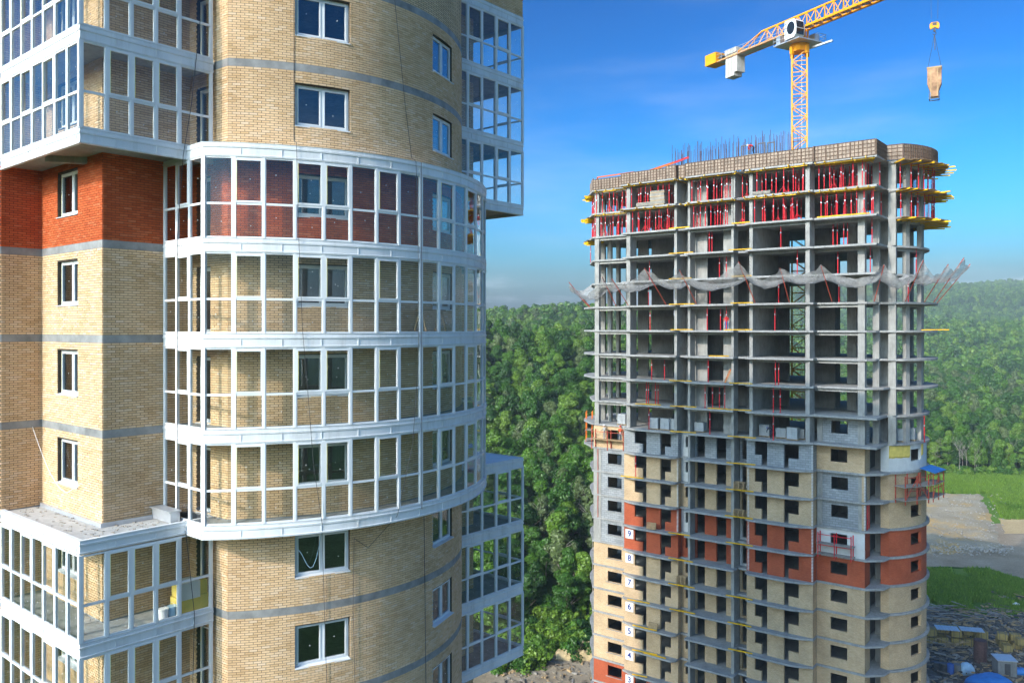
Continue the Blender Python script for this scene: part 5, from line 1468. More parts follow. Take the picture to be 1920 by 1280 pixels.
# the ragged plywood of the decks beyond the slab edge
for n in (-2, -1):
    mb = MB()
    for p, t, w_ in path_pts(front_path + arc_path[1:], 1.9):
        nn = Vector((t.y, -t.x)); d_ = pr_.uniform(.12, .5); c = p + nn * (d_ * .5 + .02); mb.rbox((c.x, c.y), t, nn, w_ * .96, d_, rz_(n) - .262, rz_(n) - .236)
    mb.build('deck_boards', M['wood_grey'], RT, dz=GZ, kind='stuff')
# boards across the gaps at the slab edges lower down: (px0, px1, n)
for px0, px1, n in [(1255, 1300, 1), (1367, 1408, 1), (1255, 1296, 2), (1372, 1409, 2), (1255, 1301, 3), (1371, 1412, 3), (1258, 1300, 4), (1358, 1410, 4), (1330, 1366, 5), (1256, 1296, 6), (1368, 1411, 6), (1257, 1304, 7), (1362, 1408, 7), (1257, 1303, 8), (1365, 1417, 8), (1363, 1415, 9), (1362, 1412, 10), (1360, 1412, 11), (1165, 1207, 10), (1254, 1294, 12), (1362, 1412, 12),
                    (1254, 1300, 13), (1254, 1302, 14), (1177, 1217, 15), (1362, 1411, 14), (1256, 1303, 15), (1187, 1232, 16), (1365, 1409, 15), (1186, 1230, 17), (1207, 1249, 17), (1366, 1410, 16), (1186, 1212, 18), (1192, 1222, 7), (1212, 1238, 7), (1328, 1352, 7), (1338, 1362, 7), (1728, 1779, 4)]:
    v = -2.05 if px0 < 1700 else 3.0
    z = rz_(n) + .07
    beam('timber_beam', (rl(px0, v), v - .1, z), (rl(px1, v), v + pr_.uniform(-.1, .25), z + .02), .1, 'yellow', 'yellow timber beam laid across a slab edge gap ' + ('of a bare storey' if n < 8 else 'of a brick storey'), 'loose yellow beams on slab edges', .16)
# starter bars on the deck and other things up there
rb_ = MB(); rb_.tube((0, 0, 0), (0, 0, 4.7), .026, n=4); rme = rb_.mesh('rebar', M['rebar'])
for i in range(150):
    x = 4.5 + 15.5 * (i % 75) / 75 + pr_.uniform(-.1, .1); y = (2.2 if i < 75 else 4.6) + pr_.uniform(-.6, .6)
    if pr_.random() < .12: continue
    tag(link('rebar', rme, None, rw(x, y, ZD), (pr_.uniform(-.03, .03), pr_.uniform(-.03, .03), 0), (1, 1, pr_.uniform(.8, 1.08))), 'upright rusty starter bar standing behind the formwork on the tower top', 'rebar', 'starter bars on the tower top')
def tbox(name, x, y, z, dims, mat, label, cat, rz=0, group=None):
    o = empty(name, rw(x, y, z), THR + rz, label=label, cat=cat, group=group); return o
beam('guard_beam', (-5.0, .6, ZD + 1.75), (.6, .2, ZD + 1.75), .14, 'orange', 'long orange rail over the far left end of the top formwork', None, .14)
beam('guard_beam', (-5.6, 1.2, ZD + .9), (-5.0, .6, ZD + 1.75), .14, 'orange', 'short slanting orange rail at the left tip of the top formwork', None, .14)
beam('boom', (1.8, 1.5, ZD + 1.9), (5.6, 1.2, ZD + 2.5), .22, 'orange', 'orange boom lying above the left part of the top formwork', None, .2)
beam('boom', (5.2, 1.2, ZD + 2.4), (7.3, 1.6, ZD + 3.0), .22, 'red_paint', 'red boom end rising beside the orange boom on the tower top', None, .2)
for i, (x, y) in enumerate(((14.6, 1.0), (16.6, .9), (17.6, 1.2))):
    o = tbox('steel_gate', x, y, ZD, None, None, 'dark steel frame standing on the tower top, %s from the left' % ('first', 'second', 'third')[i], 'frame', group='dark frames on the tower top')
    mb = MB()
    for s in (-.4, .4): mb.bar((s, 0, 0), (s, 0, 3.3), .1)
    mb.bar((-.45, 0, 3.3), (.45, 0, 3.3), .12); mb.build('post_frame', M['steel'], o)
o = tbox('timber_stack', 13.6, .8, ZD, None, None, 'low stack of grey timber behind the top formwork left of the worker', 'timber stack')
for k in range(6):
    mb = MB(); mb.box(-1.1 + .05 * k, 1.2 - .08 * k, -.5, .5, 1.2 + .11 * k, 1.3 + .11 * k); mb.build('plank', M['wood_grey'], o)
mb = MB(); mb.box(-1.0, -.8, -.4, .4, 0, 1.2); mb.box(.8, 1.0, -.4, .4, 0, 1.2); mb.build('trestle', M['wood_grey'], o)
# ------------------------------------------------------------------ stacks of blocks, plywood and pallets
def pallet_mesh():
    mb = MB()
    for i in range(7): mb.box(-.6, .6, -.4 + i * .117, -.4 + i * .117 + .09, .12, .142)
    for i in range(3): mb.box(-.6 + i * .55, -.5 + i * .55, -.4, .4, .022, .12)
    for i in range(3): mb.box(-.6, .6, -.4 + i * .36, -.4 + i * .36 + .09, 0, .022)
    return mb.mesh('pallet', M['wood'])
palm = pallet_mesh()
def block_stack(px, v, n, rows, label, cols=2, mat='block1', rz=0.0, w=.6):
    o = thing_r('block_stack', rl(px, v), v, rz_(n) + .003, label, 'block stack', 'stacks of grey blocks on pallets', rz)
    link('pallet', palm, o)
    for r_ in range(rows):
        for c in range(cols):
            cube('block', M['blk'], o, (-.58 + (c + .5) * 1.16 / cols, pr_.uniform(-.01, .01), .145 + .25 * r_ + .12), (1.16 / cols - .015, .8, .24))
M['blk'] = simple('aerated_block', (.36, .37, .37), .95, var=.12, scale=2)
for px, v, n, rows, nm in ((1228, -1.0, 8, 5, 'left bay, first from the left'), (1249, -.9, 8, 5, 'left bay, second from the left'), (1262, -.6, 8, 5, 'left bay, third from the left'), (1168, .6, 8, 5, 'left end bay above the platform'), (1435, .4, 8, 5, 'right bay, leftmost'), (1466, .2, 8, 4, 'right bay behind the worker'), (1487, -.6, 8, 5, 'right bay, rightmost tall one'), (1500, .6, 8, 4, 'right bay in its back corner'), (1313, -.2, 8, 4, 'middle bay beside the pier'), (1684, 5.2, 8, 5, 'rounded corner, front one'), (1706, 7.0, 8, 5, 'rounded corner, back one')):
    block_stack(px, v, n, rows, 'grey block stack on a pallet in the ' + nm)
def pallet(px, v, n, label, up=True, k=1, mat=None):
    o = thing_r('pallet', rl(px, v), v, rz_(n) + .02, label, 'pallet', 'wooden pallets left on slab edges')
    if up:
        o.location = rw(rl(px, v), v, rz_(n) + .02); l = link('frame', palm, o, (0, .0, .42), (R(78), 0, 0))
    else:
        for i in range(k): link('frame', palm, o, (pr_.uniform(-.05, .05), 0, i * .15), (0, 0, pr_.uniform(-.08, .08)))
for px, v, n, lb, up, k in ((1222, -1.9, 12, 'grey pallet leaning in the left bay over the red storeys', True, 1), (1225, -1.9, 16, 'orange wooden pallet leaning against the pale panel beside number 6', True, 1), (1223, -1.9, 19, 'wooden pallet leaning in the left bay beside number 3', True, 1), (1387, -1.5, 10, 'stack of pallets in the narrow recess, upper one', False, 6), (1387, -1.5, 11, 'stack of pallets in the narrow recess, lower one', False, 5), (1279, -1.2, 14, 'stack of pallets in the small window recess below the red storeys', False, 6)):
    pallet(px, v, n, lb, up, k)
o = thing_r('plywood_stack', rl(1213, -1.2), -1.2, rz_(-1) + .003, 'low stack of pale plywood on the upper propped storey', 'plywood stack', 'plywood stacks')
for k in range(8): cube('sheet', M['wood_grey'], o, (pr_.uniform(-.06, .06), pr_.uniform(-.05, .05), .1 + k * .055), (2.3, 1.2, .045))
o = thing_r('plywood_stack', rl(1236, -1.2), -1.2, rz_(-1) + .003, 'tall stack of plywood sheets on the upper propped storey', 'plywood stack', 'plywood stacks')
for k in range(18): cube('sheet', M['wood_grey'] if k % 5 else M['wood'], o, (pr_.uniform(-.06, .06), pr_.uniform(-.05, .05), .1 + k * .095), (1.9, 1.2, .085))
o = thing_r('plywood_stack', rl(1431, -1.2), -1.2, rz_(-1) + .003, 'small stack of plywood sheets on the upper propped storey, right of the middle', 'plywood stack', 'plywood stacks')
for k in range(6): cube('sheet', M['wood_grey'], o, (pr_.uniform(-.06, .06), pr_.uniform(-.05, .05), .1 + k * .06), (2.0, 1.2, .05))
o = thing_r('plank_bundle', rl(1363, -1.0), -1.0, rz_(6), 'orange planks leaning against the wall of the middle bay', 'planks')
for k in range(3):
    mb = MB(); mb.bar((-.35 + .12 * k, 0, 0), (.25 + .13 * k, .25, 1.6 - .05 * k), .11, .06); mb.build('plank', M['orange' if k == 1 else 'wood'], o)
# ------------------------------------------------------------------ debris net on slanting poles
def front_v(s): return -.2 if s < -.1 else (-2.2 if s < 23 else -1.4)
NET = empty('debris_net', rw(11, -2.2, rz_(3)), THR, label='grey debris net sagging from slanting poles around a bare storey', cat='safety net')
net_o = Vector((11, -2.2, rz_(3)))
poles = []                                       # (base, tip, wall point) in tower coordinates
def addpole(s, v, nx_, ny_, out, up, base=True): poles.append((Vector((s, v, rz_(3) + .03)), Vector((s + nx_ * out, v + ny_ * out, rz_(3) + up)), Vector((s, v, rz_(2) - .1))))
for a, o_, u_ in ((208, 2.6, 2.7), (219, 2.9, 3.4)):
    x, y = pol(BL_C, 8.9, a); addpole(x, y, math.cos(R(a)), math.sin(R(a)), o_, u_)
for px, lean, out, up in ((1140, -.5, 2.6, 3.6), (1178, -.9, 2.4, 3.2), (1249, -1.5, 2.6, 4.3), (1306, -1.0, 2.4, 3.9), (1416, -.9, 2.5, 4.5), (1480, -.3, 2.0, 3.6), (1556, -.4, 2.5, 3.7)):
    s = rl(px, -2.2); v = front_v(s); poles.append((Vector((s, v, rz_(3) + .03)), Vector((s + lean, v - out, rz_(3) + up)), Vector((s + lean * .4, v, rz_(2) - .1))))
poles.append((Vector((29.0, -.3, rz_(3))), Vector((30.4, -2.2, rz_(3) + 3.6)), Vector((29.3, -.8, rz_(2) - .1))))
for a, o_, u_ in ((-38, 2.6, 4.2), (-20, 2.6, 3.9), (-6, 3.0, 4.7), (8, 3.2, 4.2)):
    x, y = pol(BC, 9.0, a); addpole(x, y, math.cos(R(a)), math.sin(R(a)), o_, u_)
mb = None
for b, t_, w_ in poles:
    mb = MB(); mb.tube(b - net_o, t_ - net_o, .045, n=6); mb.build('net_pole', M['scaf_red'], NET)
def net_mat():
    m, t, b = new_mat('debris_netting'); t.nodes.remove(b)
    df = N(t, 'ShaderNodeBsdfDiffuse'); df.inputs[0].default_value = (.58, .56, .54, 1); tl = N(t, 'ShaderNodeBsdfTranslucent'); tl.inputs[0].default_value = (.40, .38, .36, 1)
    mx = N(t, 'ShaderNodeMixShader'); mx.inputs[0].default_value = .35; t.links.new(df.outputs[0], mx.inputs[1]); t.links.new(tl.outputs[0], mx.inputs[2])
    tr_ = N(t, 'ShaderNodeBsdfTransparent'); m2 = N(t, 'ShaderNodeMixShader')
    s = posn(t, 2.2, 4, .6); r_ = N(t, 'ShaderNodeMapRange'); t.links.new(s, r_.inputs[0]); r_.inputs[1].default_value = .3; r_.inputs[2].default_value = .7; r_.inputs[3].default_value = .34; r_.inputs[4].default_value = .74
    t.links.new(r_.outputs[0], m2.inputs[0]); t.links.new(tr_.outputs[0], m2.inputs[1]); t.links.new(mx.outputs[0], m2.inputs[2])
    t.links.new(m2.outputs[0], t.nodes['Material Output'].inputs[0]); return m
M['net'] = net_mat()
for i in range(len(poles) - 1):
    (b0, t0, w0), (b1, t1, w1) = poles[i], poles[i + 1]
    mb = MB(); U, V = 16, 10; g_ = []
    L = (t1 - t0).length; sag = min(1.7, .30 * L) * pr_.uniform(.45, 1.25); ph = pr_.uniform(.75, 1.35)
    for u in range(U + 1):
        row = []
        for v in range(V + 1):
            a = u / U; c = v / V
            top = t0.lerp(t1, a); low = w0.lerp(w1, a)
            a2 = a ** ph; cat = 4 * a2 * (1 - a2)
            p = low.lerp(top, c); p.z -= sag * cat * (.35 + .65 * c) + .9 * math.sin(c * math.pi) ** 1.0
            p += Vector((0, 0, 1)) * (.16 * math.sin(a * 21 + c * 5 + i) * c * (1 - cat * .4) + .12 * noise.noise(Vector((a * 6, c * 4, i * 3.3))))
            p += Vector((noise.noise(Vector((a * 5, c * 3, i + 9))), noise.noise(Vector((a * 5, c * 3, i + 20))), 0)) * .22
            p -= net_o; row.append(tuple(p))
        g_.append(row)
    for r_ in g_: mb.v += r_
    for u in range(U):
        for v in range(V):
            a = u * (V + 1) + v; mb.f.append((a, a + 1, a + V + 2, a + V + 1)); mb.m.append(0)
    mb.build('net_panel', M['net'], NET, smooth=True)
# ------------------------------------------------------------------ scaffolds hung on the facade
def scaffold(label, x, y, z, rz, w, d, lv, mat='scaf_red', deck='wood_grey', brace=True, posts=4):
    o = empty('scaffold', rw(x, y, z), THR + rz, label=label, cat='scaffold', group='facade scaffolds')
    for i in range(posts):
        for yy in (0, -d):
            mb = MB(); xx = -w / 2 + w * i / (posts - 1); mb.bar((xx, yy, -.3), (xx, yy, lv[-1] + 1.2), .09); mb.build('post', M[mat], o)
    for z_ in lv:
        mb = MB(); mb.box(-w / 2 - .2, w / 2 + .2, -d - .1, .05, z_, z_ + .06); mb.build('deck', M[deck], o)
        mb = MB(); mb.bar((-w / 2, -d, z_ + 1.0), (w / 2, -d, z_ + 1.0), .06); mb.build('rail', M[mat], o)
    if brace:
        mb = MB(); mb.bar((-w / 2, -d, lv[0]), (0, -d, lv[-1] + .9), .06); mb.bar((0, -d, lv[-1] + .9), (w / 2, -d, lv[0]), .06); mb.build('brace', M[mat], o)
    return o
scaffold('red hung scaffold with planks in front of the white insulated corner wall', 25.2, -.25, rz_(12) + .1, 0, 3.4, .8, [.05, 1.15], 'red_paint', brace=False, posts=3)
for a, lb in ((-32, 'red scaffold cage on the rounded corner, its left half'), (-8, 'red scaffold cage on the rounded corner, its right half with a blue roof')):
    x, y = pol(BC, 8.3, a)
    s = scaffold(lb, x, y, rz_(10) + .1, R(a + 90), 3.2, 1.3, [.1, 1.5], 'scaf_red', posts=3)
    if a == -8:
        mb = MB(); mb.hexa([(-1.6, -1.5, 2.75), (1.8, -1.5, 2.75), (1.8, .1, 3.1), (-1.6, .1, 3.1), (-1.6, -1.5, 2.79), (1.8, -1.5, 2.79), (1.8, .1, 3.14), (-1.6, .1, 3.14)]); mb.build('roof', M['blue'], s)
scaffold('timber working platform with planks at the left end bay of the brick storeys', -2.6, -.08, rz_(9) + .1, 0, 4.6, .9, [1.0], 'scaf_red', 'wood', brace=False, posts=3)
x, y = pol(BL_C, 8.6, 208)
scaffold('narrow scaffold with orange posts at the far left edge of the tower', x, y, rz_(9) + .1, R(208 + 90), 1.6, .8, [.1, 1.4, 2.7], 'orange', 'wood_grey', posts=2)
for px, v, n0, n1, lb in ((1106.5, 5.5, 1, 3, 'thin'),):
    pass
for px, n0, n1, v, lb in ((1111, 17, 13, 5.0, 'thin grey scaffold tube along the far left edge of the brick storeys'), (1121, 12, 9, -.12, 'rusty scaffold tube along the left edge beside the grey block storeys')):
    mb = MB(); h = rz_(n1) - rz_(n0); mb.tube((0, 0, 0), (0, 0, h), .05, n=6); o = mb.build('scaffold_tube', M['wood_grey' if n0 > 13 else 'scaf_red'], None, loc=rw(rl(px, v), v, rz_(n0))); tag(o, lb, 'tube')
for px, lb in ((1627, 'left red post of the pair on the corner side wall'), (1631.5, 'right red post of the pair on the corner side wall')):
    mb = MB(); mb.bar((0, 0, 0), (0, 0, 2.6), .08); o = mb.build('scaffold_post', M['red_paint'], None, loc=rw(28.12, .5 if px < 1630 else 1.2, rz_(11) + .05), rot=(0, 0, THR)); tag(o, lb, 'post', 'red posts on the side wall')
# ------------------------------------------------------------------ people
def person(loc, rz, pose, mats, label):
    """one skinned body; clothing by material zone"""
    P = {'stand': [(0, 0, .95), (0, 0, 1.2), (0, 0, 1.42), (0, 0, 1.52), (0, .02, 1.64), (0, .02, 1.74),
                   (.19, 0, 1.40), (.30, .10, 1.14), (.26, .36, 1.05), (-.19, 0, 1.40), (-.30, .08, 1.14), (-.24, .32, 1.02),
                   (.10, 0, .90), (.12, .03, .50), (.12, -.02, .08), (.12, .14, .04), (-.10, 0, .90), (-.12, .03, .50), (-.12, -.02, .08), (-.12, .14, .04)],
         'bend': [(0, 0, .9), (0, .22, 1.08), (0, .42, 1.18), (0, .52, 1.2), (0, .62, 1.18), (0, .70, 1.14),
                  (.19, .42, 1.12), (.24, .52, .86), (.16, .62, .62), (-.19, .42, 1.12), (-.24, .52, .86), (-.16, .62, .62),
                  (.10, 0, .86), (.13, .06, .48), (.12, -.04, .08), (.12, .12, .04), (-.10, 0, .86), (-.13, .06, .48), (-.12, -.04, .08), (-.12, .12, .04)]}[pose]
    rad = [.15, .14, .15, .065, .10, .09, .075, .055, .04, .075, .055, .04, .095, .07, .05, .045, .095, .07, .05, .045]
    E = [(0, 1), (1, 2), (2, 3), (3, 4), (4, 5), (2, 6), (6, 7), (7, 8), (2, 9), (9, 10), (10, 11), (0, 12), (12, 13), (13, 14), (14, 15), (0, 16), (16, 17), (17, 18), (18, 19)]
    me = bpy.data.meshes.new('body'); me.from_pydata(P, E, []); ob = bpy.data.objects.new('person_tmp', me); COL.objects.link(ob)
    sk = ob.modifiers.new('s', 'SKIN')
    for i, v in enumerate(me.skin_vertices[0].data): v.radius = (rad[i], rad[i] * .85); v.use_root = (i == 0)
    ob.modifiers.new('d', 'SUBSURF').levels = 1
    bpy.context.view_layer.update()
    m2 = bpy.data.meshes.new_from_object(ob.evaluated_get(bpy.context.evaluated_depsgraph_get())); bpy.data.objects.remove(ob)
    m2.name = 'body'; m2.materials.clear()
    for k in mats[:3]: m2.materials.append(M[k])
    hd = Vector(P[4])
    for p in m2.polygons:
        c = p.center; near_head = min((c - Vector(P[4])).length, (c - Vector(P[5])).length) < .17 or min((c - Vector(P[8])).length, (c - Vector(P[11])).length) < .08
        dl = min((c - Vector(P[i])).length for i in (12, 13, 14, 15, 16, 17, 18, 19)); du = min((c - Vector(P[i])).length for i in (1, 2, 6, 7, 9, 10))
        p.material_index = 2 if near_head else (1 if dl < du else 0); p.use_smooth = True
    o = empty('person', loc, rz, label=label, cat='person', group=None)
    link('body', m2, o)
    h = Vector(P[5]); mb = MB(); nn = 10
    for r_ in range(4):
        a0, a1 = R(90 * r_ / 4), R(90 * (r_ + 1) / 4)
        mb.tube((h.x, h.y, h.z - .01 + .14 * math.sin(a0)), (h.x, h.y, h.z - .01 + .14 * math.sin(a1)), .135 * math.cos(a0) + .001, .135 * math.cos(a1) + .001, n=nn, cap=(r_ == 0))
    mb.tube((h.x, h.y + .03, h.z - .015), (h.x, h.y + .03, h.z), .16, .16, n=nn)
    mb.build('helmet', M[mats[3]], o)
    return o
person(rw(rl(1413, .6), .6, ZD + 2.05), THR + R(90), 'bend', ('cloth_red', 'cloth_dark', 'skin', 'white'), 'person in red jacket and white helmet bending over the top formwork')
person(rw(rl(1133, -.5), -.5, rz_(9) + 1.16), THR + R(150), 'stand', ('cloth_grey', 'cloth_grey', 'skin', 'white'), 'person in pale clothes and white helmet standing on the timber platform')
person(rw(rl(1163, -.5), -.5, rz_(9) + 1.16), THR + R(10), 'stand', ('cloth_orange', 'cloth_grey', 'skin', 'cloth_red'), 'person in orange vest facing the wall on the timber platform')
person(rw(rl(1447, -1.2), -1.2, rz_(8)), THR + R(60), 'bend', ('cloth_dark', 'cloth_dark', 'skin', 'cloth_blue'), 'person in dark clothes with blue helmet bending among the block stacks')
person(rw(rl(1362, -.6), -.6, rz_(4) + .02), THR + R(200), 'stand', ('cloth_red', 'cloth_blue', 'skin', 'cloth_red'), 'person in red jacket standing beside a red prop in the middle bay')
mb = MB(); mb.box(-.9, .9, -.4, .4, 1.99, 2.05)
for s in (-.8, .8): mb.box(s - .05, s + .05, -.4, .4, 0, 1.99)
o = mb.build('trestle', M['wood_grey'], None, loc=rw(rl(1413, .6), .6, ZD), rot=(0, 0, THR)); tag(o, 'grey trestle under the worker on the tower top', 'trestle')
# trestle behind the glass of the rounded balcony
t = lthing('trestle', *F_barc(F_barc.L * .0 + ds_[8] + .2)[0], fl(-1) - .03, 'brown sawhorse standing behind the glass of a rounded balcony', 'sawhorse')
pp, nn_ = F_barc(ds_[8] + .2); t.location = lw(pp[0] - nn_[0] * .55, pp[1] - nn_[1] * .55, fl(0) - .03); t.rotation_euler = (0, 0, THL + math.atan2(nn_[1], nn_[0]) + R(90))
mb = MB(); mb.box(-.75, .75, -.12, .12, .86, .93); mb.build('top_board', M['wood'], t)
for sx in (-.6, .6):
    for sy in (-1, 1):
        mb = MB(); mb.bar((sx, sy * .3, 0), (sx * .95, sy * .05, .88), .06); mb.build('leg', M['wood'], t)
# ------------------------------------------------------------------ the storage yard on the right and the rubble between the towers
yr = random.Random(3)
def yard(name, px, py, label, cat, group=None, rz=0): x, y = gpt(px, py); return empty(name, (x, y, -51.97), rz, label=label, cat=cat, group=group)
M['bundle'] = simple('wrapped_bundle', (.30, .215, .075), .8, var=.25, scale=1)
bd = MB(); bd.box(-.75, .75, -.6, .6, .1, 1.25, 0); bd.box(-.7, .7, -.5, .5, 0, .1, 1)
for x in (-.4, .4): bd.box(x - .03, x + .03, -.61, .61, .09, 1.262, 1)
bdm = bd.mesh('bundle', [M['bundle'], M['steel']])
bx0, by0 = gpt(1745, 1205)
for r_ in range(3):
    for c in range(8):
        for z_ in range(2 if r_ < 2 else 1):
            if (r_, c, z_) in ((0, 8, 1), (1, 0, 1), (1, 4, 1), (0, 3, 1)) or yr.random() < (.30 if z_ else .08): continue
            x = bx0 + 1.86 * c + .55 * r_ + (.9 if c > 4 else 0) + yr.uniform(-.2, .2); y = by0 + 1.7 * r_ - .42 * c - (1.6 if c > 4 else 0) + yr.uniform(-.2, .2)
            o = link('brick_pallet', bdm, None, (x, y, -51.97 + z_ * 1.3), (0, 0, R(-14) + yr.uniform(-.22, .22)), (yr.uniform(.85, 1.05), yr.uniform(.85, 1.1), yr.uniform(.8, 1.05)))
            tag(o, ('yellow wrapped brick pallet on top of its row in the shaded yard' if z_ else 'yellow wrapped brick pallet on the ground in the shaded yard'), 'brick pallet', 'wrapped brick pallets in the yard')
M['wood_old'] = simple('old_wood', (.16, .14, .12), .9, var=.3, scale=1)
plm = MB(); plm.box(-1.8, 1.8, -.11, .11, 0, .05); plk = [plm.mesh('plank', M[k]) for k in ('wood_grey', 'wood', 'wood_old')]
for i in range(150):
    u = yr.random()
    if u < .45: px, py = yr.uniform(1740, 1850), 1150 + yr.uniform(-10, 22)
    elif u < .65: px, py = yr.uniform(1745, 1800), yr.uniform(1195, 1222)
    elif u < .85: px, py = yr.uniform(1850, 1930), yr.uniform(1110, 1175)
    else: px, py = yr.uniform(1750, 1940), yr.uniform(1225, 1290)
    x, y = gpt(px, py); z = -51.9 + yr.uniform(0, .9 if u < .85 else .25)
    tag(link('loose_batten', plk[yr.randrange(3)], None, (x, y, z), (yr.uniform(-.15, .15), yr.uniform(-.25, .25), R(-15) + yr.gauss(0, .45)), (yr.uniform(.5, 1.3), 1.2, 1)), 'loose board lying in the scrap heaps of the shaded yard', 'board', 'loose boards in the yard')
for i, (px, py, w_, d_, h_, mat, lb) in enumerate(((1781, 1168, 3.4, 2.2, .25, 'pale_blue', 'pale blue sheets lying on the brick pallets at the left'), (1812, 1176, 3.2, 2.0, .25, 'pale_blue', 'pale blue sheets lying on the brick pallets at the right'))):
    o = yard('sheet_stack', px, py, lb, 'sheet stack', 'sheet stacks in the yard', R(-15)); o.location = (bx0 + (2.6 if px < 1800 else 6.2), by0 - (.6 if px < 1800 else 1.2), -49.42)
    for k in range(7): cube('sheet', M['zinc'], o, (-w_ / 2 + .5 * k, 0, .12), (.42, d_, .1), 0)
o = yard('site_cabin', 1883, 1262, 'grey site cabin with pale roof among the yard scrap', 'cabin', None, R(-10))
mb = MB(); mb.box(-1.3, 1.3, -1.2, 1.2, 0, 2.3); mb.build('wall', M['concrete_wall'], o)
mb = MB(); mb.box(-1.4, 1.4, -1.35, 1.35, 2.3, 2.42); mb.build('roof', M['zinc'], o)
mb = MB(); mb.box(-.4, .4, -1.25, -1.205, .1, 1.9); mb.build('door', M['steel'], o)
def tarp(px, py, w_, d_, h_, mat, label, rz=0.0):
    x, y = gpt(px, py); mb = MB(); U = 18; V = 12
    for i in range(U + 1):
        for j in range(V + 1):
            a, b = i / U * 2 - 1, j / V * 2 - 1; e = max(0, (1 - abs(a) ** 3) * (1 - abs(b) ** 3)); z = h_ * e ** .45 + .18 * noise.noise(Vector((a * 3, b * 3, px))) * e
            mb.v.append((a * w_ / 2, b * d_ / 2, max(.0, z)))
    for i in range(U):
        for j in range(V): k = i * (V + 1) + j; mb.f.append((k, k + V + 1, k + V + 2, k + 1)); mb.m.append(0)
    b0 = len(mb.v); rim = [i * (V + 1) for i in range(U + 1)] + [U * (V + 1) + j for j in range(1, V + 1)] + [i * (V + 1) + V for i in range(U - 1, -1, -1)] + [j for j in range(V - 1, 0, -1)]
    mb.f.append(tuple(reversed(rim))); mb.m.append(0)
    o = mb.build('tarpaulin_heap', M[mat], None, smooth=True, loc=(x, y, -51.95), rot=(0, 0, rz)); return tag(o, label, 'tarpaulin')
tarp(1858, 1290, 6.0, 4.5, 1.9, 'blue', 'large bright blue tarpaulin over a heap at the front of the yard', .2)
tarp(1912, 1262, 3.0, 1.6, .8, 'blue', 'small blue tarpaulin beside the grey site cabin', -.3)
tarp(1812, 1262, 2.2, 1.4, 1.6, 'pale_blue', 'pale sheet draped over drums near the blue tarpaulin', .1)
tarp(1905, 1138, 1.6, 1.0, .8, 'white', 'white sheet over goods at the right edge of the yard', .4)
for i, (px, py, mat, lb) in enumerate(((1757, 1258, 'steel', 'black drum at the left end of the row'), (1770, 1260, 'steel', 'black drum second in the row'), (1782, 1262, 'cloth_blue', 'dark blue drum in the row'), (1795, 1262, 'concrete_wall', 'grey drum in the row'), (1838, 1240, 'rebar', 'rusty tall tank beside the brick pallets'))):
    o = yard('drum', px, py, lb + ' in the shaded yard', 'drum', 'drums in the yard'); h_ = 1.4 if i < 4 else 3.4
    mb = MB(); mb.tube((0, 0, 0), (0, 0, h_), .5 if i < 4 else .95, n=14)
    for z_ in (.33, .66): mb.tube((0, 0, h_ * z_), (0, 0, h_ * z_ + .06), .53 if i < 4 else 1.0, n=14)
    mb.build('shell', M[mat], o)
M['rock_brown'] = simple('brown_rubble', (.20, .165, .12), .95, var=.35, scale=1)
# scrap too small to pick apart
mb = MB()
for i in range(1500):
    u = yr.random()
    if u < .5: px, py = yr.uniform(1738, 1960), 1205 + yr.gauss(0, 40)
    elif u < .8: px, py = yr.uniform(1738, 1960), yr.uniform(1150, 1290)
    else: px, py = yr.uniform(1850, 1960), yr.uniform(1105, 1180)
    x, y = gpt(px, max(1140 if px < 1850 else 1105, py)); s = yr.uniform(.08, .32); a_ = yr.uniform(0, 6.28)
    z = -51.97 + yr.uniform(0, .35)
    mb.rbox((x, y), (math.cos(a_), math.sin(a_)), (-math.sin(a_), math.cos(a_)), s * yr.uniform(1, 7), s, z, z + s * yr.uniform(.2, 1), yr.randrange(5))
for i in range(380):
    px, py = yr.uniform(925, 1118), yr.uniform(1205, 1285)
    if py < 1232 - (px - 925) * .21: continue
    x, y = gpt(px, py); s = yr.uniform(.05, .3); a_ = yr.uniform(0, 6.28); z = -51.92 + yr.uniform(0, .12)
    mb.rbox((x, y), (math.cos(a_), math.sin(a_)), (-math.sin(a_), math.cos(a_)), s * yr.uniform(1, 5), s, z, z + s * yr.uniform(.3, 1), yr.choice((0, 2, 2, 4)))
mb.build('scrap', [M['wood_grey'], M['wood_old'], M['rock_brown'], M['steel'], M['wood']], None, kind='stuff')
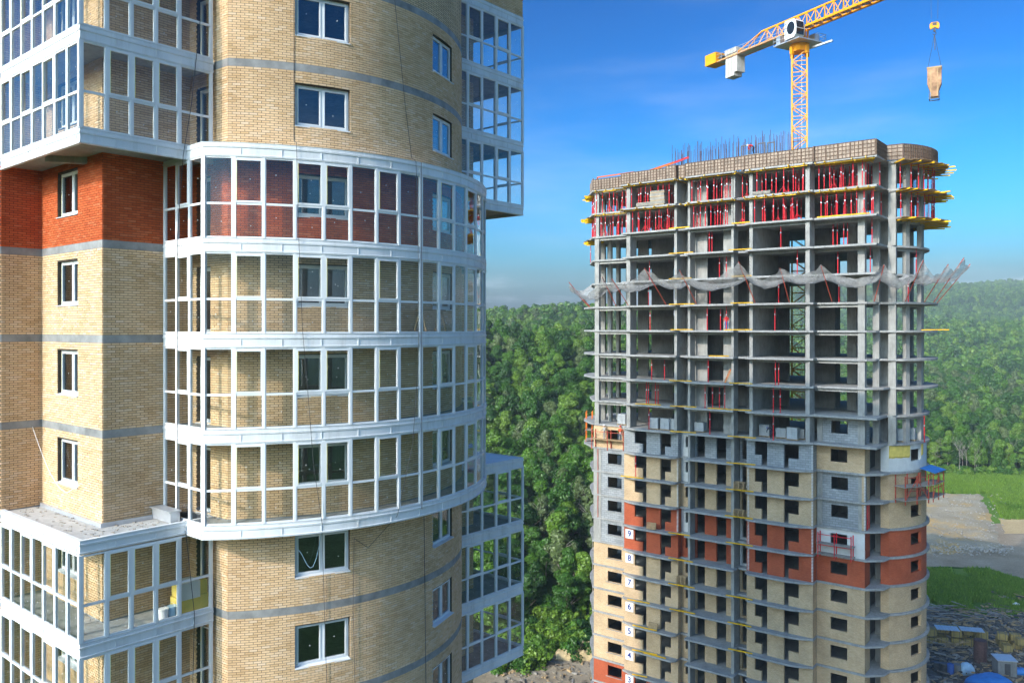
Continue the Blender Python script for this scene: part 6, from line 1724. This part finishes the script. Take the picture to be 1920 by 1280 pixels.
# rocks
rk = []
for i in range(4):
    r2 = random.Random(i); mb = MB(); me = bpy.data.meshes.new('rock'); bm_ = bmesh.new(); bmesh.ops.create_icosphere(bm_, subdivisions=2, radius=1)
    for v in bm_.verts: v.co *= 1 + .35 * noise.noise(v.co * 1.3 + Vector((i * 7, 0, 0)))
    for v in bm_.verts: v.co.z *= .6
    bm_.to_mesh(me); bm_.free(); me.materials.append(M['rock'] if 'rock' in M else M.setdefault('rock', simple('rock', (.33, .30, .26), .95, var=.3, scale=1))); rk.append(me)
rp = []
for i in range(900):
    u = yr.random()
    if u < .4: px, py, s = yr.uniform(930, 1125), yr.gauss(1245, 14), 1
    elif u < .7: px, py, s = yr.uniform(1745, 1900), 1036 + yr.gauss(0, 5), 1
    else: px, py, s = yr.uniform(1745, 1885), yr.uniform(930, 1040), .6
    x, y = gpt(px, max(905, py)); z = -51.9 if u < .4 else -50.85
    rp.append((x, y, z))
wood('rubble', rp, src_objs(rk, 'r'), (.06, .26))
for i, (px, py, s, lb) in enumerate(((1042, 1212, 2.6, 'large grey boulder between the towers, left one'), (1062, 1204, 2.2, 'large grey boulder between the towers, middle one'), (1095, 1192, 2.8, 'large grey boulder beside the brick tower edge'))):
    x, y = gpt(px, py); o = link('boulder', rk[i], None, (x, y, -51.8), (0, 0, i), (s, s * .8, s * .8)); tag(o, lb, 'boulder', 'boulders between the towers')
# earth bank
mb = MB(); x0, y0 = gpt(1055, 1240); U, V = 60, 24
for i in range(U + 1):
    for j in range(V + 1):
        a, b = i / U, j / V; h_ = 2.6 * math.sin(math.pi * min(1, b * 1.05)) ** .6 * math.sin(math.pi * (.06 + .9 * a)) ** .5 + .5 * noise.noise(Vector((a * 6, b * 4, 2)))
        h_ += (.9 * noise.noise(Vector((a * 13, b * 9, 4))) + .4 * noise.noise(Vector((a * 30, b * 22, 7)))) * math.sin(math.pi * b) * math.sin(math.pi * a); mb.v.append((x0 - 1 + a * 9, y0 + b * 5, -52.4 + max(0, h_ * .85)))
for i in range(U):
    for j in range(V): k = i * (V + 1) + j; mb.f.append((k, k + V + 1, k + V + 2, k + 1)); mb.m.append(0)
mb.build('earth_bank', M['sand'], None, smooth=True, kind='structure')
bpy.context.view_layer.update()
